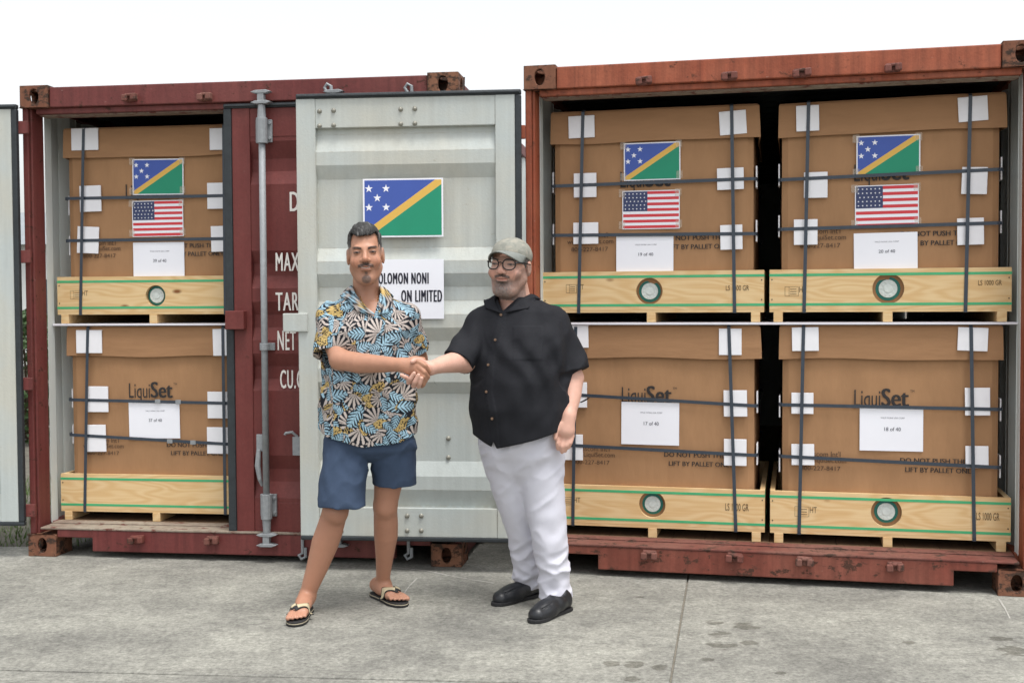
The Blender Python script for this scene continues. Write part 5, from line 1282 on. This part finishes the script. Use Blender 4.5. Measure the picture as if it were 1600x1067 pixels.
# flip-flops
def sole_outline(Ln, side, grow=0.):
    pts = []
    for t, w1, w2 in ((0, .012, .012), (.03, .026, .026), (.12, .034, .034), (.3, .034, .033), (.5, .036, .037), (.7, .047, .045), (.82, .047, .043), (.92, .038, .034), (.98, .022, .016), (1.0, .006, .004)):
        pts.append((t, w1+grow, w2+grow))
    L_ = [((t-.02)*Ln*1.06, side*a) for t, a, c in pts]; R2_ = [((t-.02)*Ln*1.06, -side*c) for t, a, c in reversed(pts)]
    return L_+R2_
def flip_flop(heel, toe, side, label):
    d = toe-heel; a = math.atan2(d[1], d[0]); Ln = np.linalg.norm(d[:2])
    t = empty('flip_flop', (heel[0], heel[1], 0), a); t.parent = p1; del_ = None; tag(t, label)
    MB().prism(sole_outline(Ln, side), 'z', .0005, .011).build('sole', 'sole', t, bevel=.003)
    MB().prism(sole_outline(Ln, side, -.0005), 'z', .0112, .0145).build('midsole_line', 'sandal_line', t)
    MB().prism(sole_outline(Ln, side, -.001), 'z', .0147, .021).build('footbed', 'sandal_black', t, bevel=.003)
    for s_ in (1, -1):
        w = .047*s_
        path = [(.54*Ln, w, .022), (.575*Ln, w*.84, .04), (.63*Ln, w*.58+side*.002, .06), (.69*Ln, w*.27+side*.009, .06), (.735*Ln, side*.016, .05)]
        P_ = catmull(path, 5); n = len(P_); ca, sa = math.cos(a), math.sin(a)
        def ride(p, lift):
            ok, hp, hn, hi_ = p1.ray_cast(Vector((heel[0]+p[0]*ca-p[1]*sa, heel[1]+p[0]*sa+p[1]*ca, .125)), Vector((0, 0, -1)))
            return np.array([p[0], p[1], (hp.z if ok and hp.z > .022 else .021)+lift])
        for nm, hw, lift, mt in (('strap_edge', .019, 0, 'sandal_black'), ('strap_band', .0140, .0026, 'sandal_band')):
            rows = []
            for i, p in enumerate(P_):
                f_ = i/(n-1); tn = (P_[min(i+1, n-1)]-P_[max(i-1, 0)])*np.array([1, 1, 0]); tn = tn/max(np.linalg.norm(tn), 1e-6); sd_ = np.array([-tn[1], tn[0], 0])
                if sd_[0] < 0: sd_ = -sd_
                h = hw*(1-.3*f_); rows.append([ride(p+sd_*h*q_, lift+.004) for q_ in (-1, -.5, 0, .5, 1)])
            Zr = np.array(rows); 
            for _ in range(2): Zr[1:-1, :, 2] = np.maximum(Zr[1:-1, :, 2], .25*Zr[:-2, :, 2]+.5*Zr[1:-1, :, 2]+.25*Zr[2:, :, 2])
            rows = [list(r) for r in Zr]
            if nm == 'strap_band': rows = rows[2:-3]
            loft(nm, rows, mt, t, .003)
    MB().tube([(.74*Ln, side*.016, .015), (.74*Ln, side*.016, .055)], .005, 8).build('toe_post', 'sandal_black', t)
flip_flop(FH1[0], FH1[1], -1, 'beige-banded black flip-flop on the forward foot'); flip_flop(FH2[0], FH2[1], 1, 'beige-banded black flip-flop on the rear foot')

# =========================================================== person in the black shirt
Y2 = 5.38; SC2 = FPX/Y2; BY = -.42
H2 = (T1(797, 417, Y2-.02), rotm(-.36, .03, .06), np.array([1.10, 1.06, 1.07]))
def body2():
    fd = Field((-.48, 4.94, .03), (.44, 5.72, 1.72), .0055, fx=((-.48, -.3, .004), (-.15, .12, .003), (.15, .34, .0045)), fy=((5.2, 5.53, .0035), (5.0, 5.2, .0045)), fz=((1.40, 1.71, .003), (1.06, 1.2, .0035), (.74, .92, .004)))
    head(fd, *H2, 2)
    fd.cone(T1(800, 435, Y2+.03), T1(805, 476, Y2+.04), .064, .076, .02)
    fd.tower([(T1(0, v, Y2)[2], T1((a+b_)/2, v, Y2)[0], Y2, (b_-a)/2/SC2-.02, ry) for v, a, b_, ry in ((478, 790, 825, .06), (496, 765, 850, .075), (530, 752, 872, .11), (600, 746, 880, .15), (650, 752, 876, .14), (680, 765, 862, .12))], BY, .03, p=2.1)
    fd.cone(T1(805, 480, Y2+.03), T1(762, 510, Y2), .05, .036, .02); fd.cone(T1(805, 482, Y2+.04), T1(856, 512, Y2+.02), .05, .034, .02)
    fd.chain([T1(750, 516, Y2), T1(734, 545, Y2-.05), T1(726, 566, Y2-.10)], [.052, .05, .046], .02)
    fd.chain([T1(726, 566, Y2-.10), T1(710, 566, Y2-.155), T1(690, 570, Y2-.22), T1(674, 575, Y2-.27)], [.046, .047, .037, .029], .015)
    M = np.eye(3); yk = 5.105
    fd.ell(T1(655, 577, yk), (.052, .019, .036), M, .02); fd.cone(T1(672, 575, yk), T1(652, 579, yk), .026, .022, .02)
    fd.chain([T1(668, 570, 5.1), T1(656, 563, 5.075), T1(648, 563, 5.055), T1(644, 565, 5.042)], [.015, .0125, .0115, .010], .008)
    for ch in (((646, 586, 5.1), (640, 592, 5.07), (633, 589, 5.045), (627, 586, 5.042)), ((644, 592, 5.105), (638, 598, 5.06), (641, 592, 5.036), (647, 583, 5.032)),
               ((651, 594, 5.105), (646, 603, 5.06), (648, 597, 5.036), (654, 586, 5.032)), ((658, 594, 5.105), (654, 604, 5.065), (656, 599, 5.042), (659, 591, 5.036))):
        fd.chain([T1(*p) for p in ch], [.011, .0105, .0098, .0088], .005)
    # hanging arm
    fd.chain([T1(868, 522, Y2+.01), T1(884, 556, Y2-.005), T1(896, 590, Y2-.03)], [.044, .045, .045], .02)
    fd.chain([T1(896, 590, Y2-.03), T1(893, 618, Y2-.07), T1(888, 652, Y2-.13)], [.046, .044, .031], .012)
    ya = Y2-.145
    fd.ell(T1(884, 672, ya), (.040, .022, .044), M, .02); fd.cone(T1(888, 650, ya+.01), T1(884, 672, ya), .029, .03, .02)
    for ch in (((874, 680, ya), (871, 692, ya-.012), (872, 701, ya-.004)), ((881, 683, ya-.004), (878, 697, ya-.016), (878, 706, ya-.006)), ((888, 683, ya-.002), (885, 696, ya-.014), (883, 704, ya-.004)), ((894, 681, ya+.002), (891, 692, ya-.008), (888, 699, ya))):
        fd.chain([T1(*p) for p in ch], [.0115, .0105, .009], .004)
    fd.chain([T1(876, 663, ya-.01), T1(869, 674, ya-.02), T1(868, 685, ya-.024)], [.014, .0115, .009], .008)
    # legs inside the trousers
    fd.chain([T1(786, 700, Y2+.02), T1(800, 790, Y2+.07), T1(824, 910, Y2+.18)], [.085, .055, .033], .02)
    fd.chain([T1(846, 700, Y2), T1(858, 810, Y2-.03), T1(868, 924, Y2-.03)], [.085, .055, .033], .02)
    base = np.array(srgb(204, 160, 142))
    return tag(surf('person', fd, 'skin', None, lambda P: skin_color(P, base, H2, 2), 1), 'person in black shirt, white trousers, cap and glasses shaking hands', 'person')
p2 = body2()
A1 = [T1(752, 506, Y2), T1(716, 565, Y2-.115)]; A2_ = [T1(868, 508, Y2+.015), T1(893, 580, Y2-.02)]
def torso2(fd):
    fd.tower([(T1(0, v, Y2)[2], T1((a+b_)/2, v, Y2)[0], Y2+dy, (b_-a)/2/SC2, ry) for v, a, b_, ry, dy in
              ((472, 782, 834, .08, .035), (490, 750, 868, .11, .02), (525, 742, 884, .145, .0), (560, 740, 888, .172, -.008), (600, 736, 891, .192, -.012), (640, 735, 893, .198, -.012), (680, 741, 890, .190, -.006), (715, 747, 886, .18, 0))], BY, .03, p=2.15)
def shirt2():
    fd = Field((-.38, 5.06, .72), (.44, 5.70, 1.54), .0042)
    torso2(fd)
    fd.cone(T1(805, 482, Y2+.035), A1[0], .068, .062, .03); fd.cone(T1(805, 482, Y2+.035), A2_[0], .068, .064, .03)
    for (a, b_), (ra, rb) in ((A1, (.064, .074)), (A2_, (.071, .074))):
        e = b_+(b_-a)*.3; fd.cone(a, e, ra, rb+.003, .03); u = (b_-a)/np.linalg.norm(b_-a)
        fd.cutfn(lambda x, y, z: np.minimum((x-b_[0])*u[0]+(y-b_[1])*u[1]+(z-b_[2])*u[2], .15-np.sqrt((x-b_[0])**2+(y-b_[1])**2+(z-b_[2])**2)))
    torso2(fd)
    for (a, b_), r in ((A1, .060), (A2_, .060)): fd.cone(b_+(b_-a)*.1, b_-(b_-a)*.15, r, r*.85, .004, sub=True)
    zt_ = T1(0, 640, Y2)[2]
    fd.fold(lambda x, y, z: -(1-2.4*np.abs(vnoise(x*7+z*5, y*7, z*6-x*7)))*.6+vnoise(x*9+z*7, y*9, z*6-x*6)*.6+vnoise(x*20-z*11, y*16, z*8+x*11)*.6+.5*np.sin(x*46+z*16+5*vnoise(x*4, y*4, z*4))*smooth(vnoise(x*5+9, y*5, z*4), -.1, .6), .0105)
    px_ = [T1(u, 535, Y2-.15)[0] for u in (802, 848)]; pz_ = [T1(0, v, Y2-.15)[2] for v in (566, 514)]
    fd.fold(lambda x, y, z: -1.*((x > px_[0]) & (x < px_[1]) & (z > pz_[0]) & (z < pz_[1]) & (y < Y2-.05)), .0024)
    # button placket: a slightly raised strip down the front
    P = [(490, 785), (531, 775), (570, 764), (612, 761), (655, 769), (700, 772)]
    zz_ = np.array([T1(0, v, Y2-.15)[2] for v, _ in P])[::-1]; xx = np.array([T1(u, v, Y2-.17)[0] for v, u in P])[::-1]
    fd.fold(lambda x, y, z: -1.*((np.abs(x-np.interp(z, zz_, xx)-.004) < .017) & (y < Y2-.05)), .0026)
    vx, vz = T1(786, 486, Y2)[0], T1(786, 486, Y2-.12)[2]; nx_, nz_ = T1(797, 452, Y2)[0], T1(797, 452, Y2)[2]
    fd.cutfn(lambda x, y, z: np.minimum(np.minimum((z-vz)*.78-np.abs(x-(vx+(nx_-vx)*np.clip((z-vz)/(nz_-vz), 0, 1))), Y2+.02-y), .05))
    fd.cone(T1(801, 440, Y2+.035), T1(805, 480, Y2+.04), .074, .082, .006, sub=True)
    hx = np.array([T1(u, 690, Y2-.1)[0] for u in (735, 748, 768, 771, 776, 800, 840, 880, 900)]); hz = np.array([T1(0, v, Y2-.1)[2] for v in (684, 691, 701, 692, 703, 697, 687, 674, 668)])
    fd.cutfn(lambda x, y, z: np.interp(x, hx, hz)-z+np.clip(y-Y2, 0, 1)*.1)
    return surf('shirt', fd, 'black_cloth', p2, None, 2), fd
shirt_b, SF2 = shirt2()
collar('collar', SF2, T1(803, 462, Y2+.04), .078, (((784, 490), (774, 471)), ((809, 471), (790, 489))), (((760, 482), (757, 470)), ((838, 468), (825, 482))), 'black_cloth', shirt_b, None, .004, .04)
for u, v in ((783, 492), (774, 531), (763, 570), (760, 612), (769, 654)):
    p = Vector(SF2.hit(u, v, .0)); d = Vector((-.35, -.93, .1)).normalized()
    MB().tube([tuple(p+d*.000), tuple(p+d*.0045)], .0062, 12).build('button', 'button', shirt_b, bevel=.0008)
def trousers2():
    fd = Field((-.26, 5.06, .02), (.38, 5.76, .94), .0048)
    fd.tower([(T1(0, v, Y2)[2], T1((a+b_)/2, v, Y2)[0], Y2+.005, (b_-a)/2/SC2, ry) for v, a, b_, ry in ((650, 746, 884, .16), (690, 748, 880, .165), (715, 752, 880, .155), (740, 770, 868, .11), (765, 795, 845, .05))], BY, .05, p=2.15)
    RR = []
    for rows in (((690, 748, 825, .125, .02), (730, 757, 828, .118, .035), (765, 766, 832, .105, .055), (800, 778, 838, .095, .08), (845, 794, 846, .082, .12), (885, 800, 849, .076, .155), (922, 802, 850, .074, .19)),
                 ((690, 802, 880, .125, 0), (730, 808, 880, .118, -.01), (765, 815, 881, .108, -.02), (810, 823, 884, .098, -.03), (860, 834, 886, .085, -.035), (900, 841, 890, .078, -.035), (936, 843, 893, .078, -.03))):
        R = [(T1(0, v, Y2+dy)[2], T1((a+b_)/2, v, Y2+dy)[0], Y2+dy, (b_-a)/2/SC2, ry) for v, a, b_, ry, dy in rows]; fd.tower(R, 0, .022, p=2.15)
        RR.append(R)
    zk = T1(0, 730, Y2)[2]
    def folds(x, y, z):
        rid = lambda n: 1-2.4*np.abs(n)
        low = smooth(.42-z, 0, .3); up = smooth(z-.45, 0, .25)
        a = rid(vnoise(x*9+z*12, y*8, z*15-x*14))*.5*(.45+low); b_ = rid(vnoise(x*13-z*22+5, y*10, z*19+x*12))*.5*low
        c = rid(vnoise(x*8+z*6+9, y*9, z*20-x*17))*.5*up
        return -(a+b_+c)+.3*vnoise(x*9, y*9, z*6)
    fd.fold(folds, .0105)
    for R in RR:
        lo_ = R[-1]; fd.tower([(lo_[0]-.02, lo_[1], lo_[2], lo_[3]-.012, lo_[4]-.012), (lo_[0]+.03, lo_[1], lo_[2], lo_[3]-.014, lo_[4]-.014)], 0, .002, sub=True, p=2.15)
    return surf('trousers', fd, 'white_cloth', p2, None, 1)
trousers2()
def loafer(toe, heel, label):
    h, t_ = flatdir(heel, toe, .285); d = t_-h; u = d/np.linalg.norm(d); v = np.array([-u[1], u[0], 0]); z = np.array([0, 0, 1.]); P = lambda a, b_, c: h+u*a*.285+v*b_+z*c
    lo_ = np.minimum(h, t_)-.08; hi_ = np.maximum(h, t_)+.08; lo_[2] = -.01; hi_[2] = .16
    fd = Field(tuple(lo_), tuple(hi_), .003)
    fd.cone(P(.12, 0, .045), P(.38, 0, .05), .035, .037, .03); fd.cone(P(.36, 0, .052), P(.66, .002, .036), .040, .038, .03); fd.cone(P(.6, .004, .034), P(.86, .006, .026), .041, .034, .03)
    fd.cone(P(.62, -.012, .032), P(.84, -.010, .026), .036, .03, .03)
    fd.cone(P(.13, 0, .07), P(.2, 0, .085), .03, .03, .02)
    fd.cone(P(.16, 0, .13), P(.34, 0, .10), .029, .03, .006, sub=True)
    # moccasin seam
    for k in range(2):
        s_ = 1-2*k; fd.chain([P(.5, s_*.036, .082), P(.66, s_*.036, .068), P(.8, s_*.030, .058), P(.88, s_*.014, .053), P(.895, 0, .052)], [.0028]*5, .0)if False else None
    pts = [P(.5, .034, .083), P(.66, .034, .068), P(.8, .027, .0585), P(.875, .012, .053), P(.875, -.008, .053), P(.8, -.026, .0575), P(.66, -.034, .066), P(.5, -.032, .083)]
    for a, b_ in zip(pts, pts[1:]): fd.cone(a, b_, .0032, .0032, .003, sub=True)
    fd.cutfn(lambda x, y, z_: .012-z_)
    o = surf('loafer', fd, 'black_leather', p2, None, 1); tag(o, label)
    t = MB(); a = math.atan2(u[1], u[0]); pl = [(x*1.0, y*.94) for x, y in sole_outline(.285, 1, .001)]
    c_, s_ = math.cos(a), math.sin(a); pl = [(h[0]+x*c_-y*s_, h[1]+x*s_+y*c_) for x, y in pl]
    t.prism(pl, 'z', .0005, .0165); t.build('sole', 'sole', o, bevel=.003)
loafer(gnd(773, 946), gnd(843, 930), 'black leather loafer on the rear foot'); loafer(gnd(829, 974), gnd(889, 952), 'black leather loafer on the forward foot')
def cap2():
    C_, M, sc_ = H2; fd = Field(tuple(C_-np.array([.15, .16, .02])), tuple(C_+np.array([.15, .17, .2])), .003)
    fd.ell(C_+M@(np.array([0, .016, .046])*sc_), np.array([.083, .104, .078])*sc_, M.T, 0)
    fd.cutfn(lambda x, y, z: (lambda q: (.062-.30*(q[:, 1]+.09)-q[:, 2])*1.0)(lochead(np.stack([x, y, z], 1), C_, M, sc_)))
    fd.fold(lambda x, y, z: (lambda q: .5*np.exp(-(q[:, 0]/.0025)**2)-.0)(lochead(np.stack([x, y, z], 1), C_, M, sc_)), .002)
    fd.fold(lambda x, y, z: vnoise(x*30, y*30, z*30), .0025)
    def col(P):
        n = vnoise(P[:, 0]*55, P[:, 1]*55, P[:, 2]*55)+.5*vnoise(P[:, 0]*120, P[:, 1]*120, P[:, 2]*120)
        c = np.tile(np.array(srgb(140, 140, 131)), (len(P), 1)); c = mixc(c, srgb(152, 149, 138), smooth(n, .1, .4)); return mixc(c, srgb(130, 131, 123), smooth(-n, .25, .5))
    o = surf('cap', fd, 'cap_cloth', p2, col, 1)
    rows = []
    for t in np.linspace(0, 1, 9):
        r = []
        for s_ in np.linspace(-1, 1, 21):
            ph = s_*1.2; ext = .074*max(0, math.cos(s_*1.5))**.5*t; bx, by = math.sin(ph)*.0815, .016-math.cos(ph)*.1025
            z_ = .0635-.30*(by+.09)+.003-.003*t-5.2*bx*bx*t; r.append(C_+M@(np.array([bx*(1-.06*t), by-ext, z_])*sc_))
        rows.append(r)
    bo = loft('cap_brim', rows, 'cap_cloth', o, .0045, lambda P: np.tile(np.array(srgb(126, 130, 126)), (len(P), 1))*(1+.12*vnoise(P[:, 0]*80, P[:, 1]*80, P[:, 2]*80))[:, None])
cap2()
def glasses2():
    C_, M, sc_ = H2; w = lambda x, y, z: tuple(C_+M@(np.array([x, y, z])*sc_))
    b = MB()
    for s_ in (-1, 1):
        ring = []
        for i in range(28):
            a = 2*math.pi*i/28; rx, rz = .0245, .0220; c, sn = math.cos(a), math.sin(a); r = (abs(c)**2.4+abs(sn)**2.4)**(-1/2.4)
            x = s_*.034+c*rx*r; ring.append(w(x, -.1135+.012*(abs(x)/.055)**2, .0115+sn*rz*r))
        b.tube(ring, .0029, 7, close=True)
        b.tube([w(s_*.057, -.101, .019), w(s_*.067, -.085, .020), w(s_*.078, -.03, .018), w(s_*.083, .012, .013), w(s_*.082, .028, 0)], [.0042, .0036, .003, .003, .002], 7)
    b.tube([w(-.0105, -.1135, .017), w(0, -.116, .020), w(.0105, -.1135, .017)], .0028, 7)
    g = b.build('glasses', 'glasses', p2, smooth=True)
    for s_ in (-1, 1):
        n = []; bb = MB()
        for i in range(24):
            a = 2*math.pi*i/24; n.append(w(s_*.034+math.cos(a)*.024, -.1130+.012*(abs(s_*.034+math.cos(a)*.024)/.055)**2, .0115+math.sin(a)*.021))
        bb.quad(n); bb.build('lens', 'lens', g)
def lens_mat():
    m = bpy.data.materials.new('lens'); m.use_nodes = True; b = m.node_tree.nodes['Principled BSDF']
    b.inputs['Base Color'].default_value = (.9, .92, .92, 1); b.inputs['Roughness'].default_value = .03; b.inputs['Alpha'].default_value = .05; MATS['lens'] = m
lens_mat(); glasses2()
def hair2():
    C_, M, sc_ = H2; fd = Field(tuple(C_-.14), tuple(C_+.16), .0035)
    fd.ell(C_+M@(np.array([0, .019, .034])*sc_), np.array([.079, .099, .086])*sc_, M.T, 0)
    def cut(x, y, z):
        q = lochead(np.stack([x, y, z], 1), C_, M, sc_); line = np.where(q[:, 1] < -.03, .2, np.where(q[:, 1] < .0, -.004, np.where(q[:, 1] < .035, .030, -.03))); return np.maximum(line-q[:, 2], q[:, 2]-.068)
    fd.cutfn(cut); fd.fold(lambda x, y, z: vnoise(x*120, y*120, z*120), .002)
    def col(P): g = .10+.05*vnoise(P[:, 0]*260, P[:, 1]*260, P[:, 2]*160); return np.stack([g, g*.95, g*.9], 1)
    return surf('hair', fd, 'hair', p2, col, 1)
hair2()
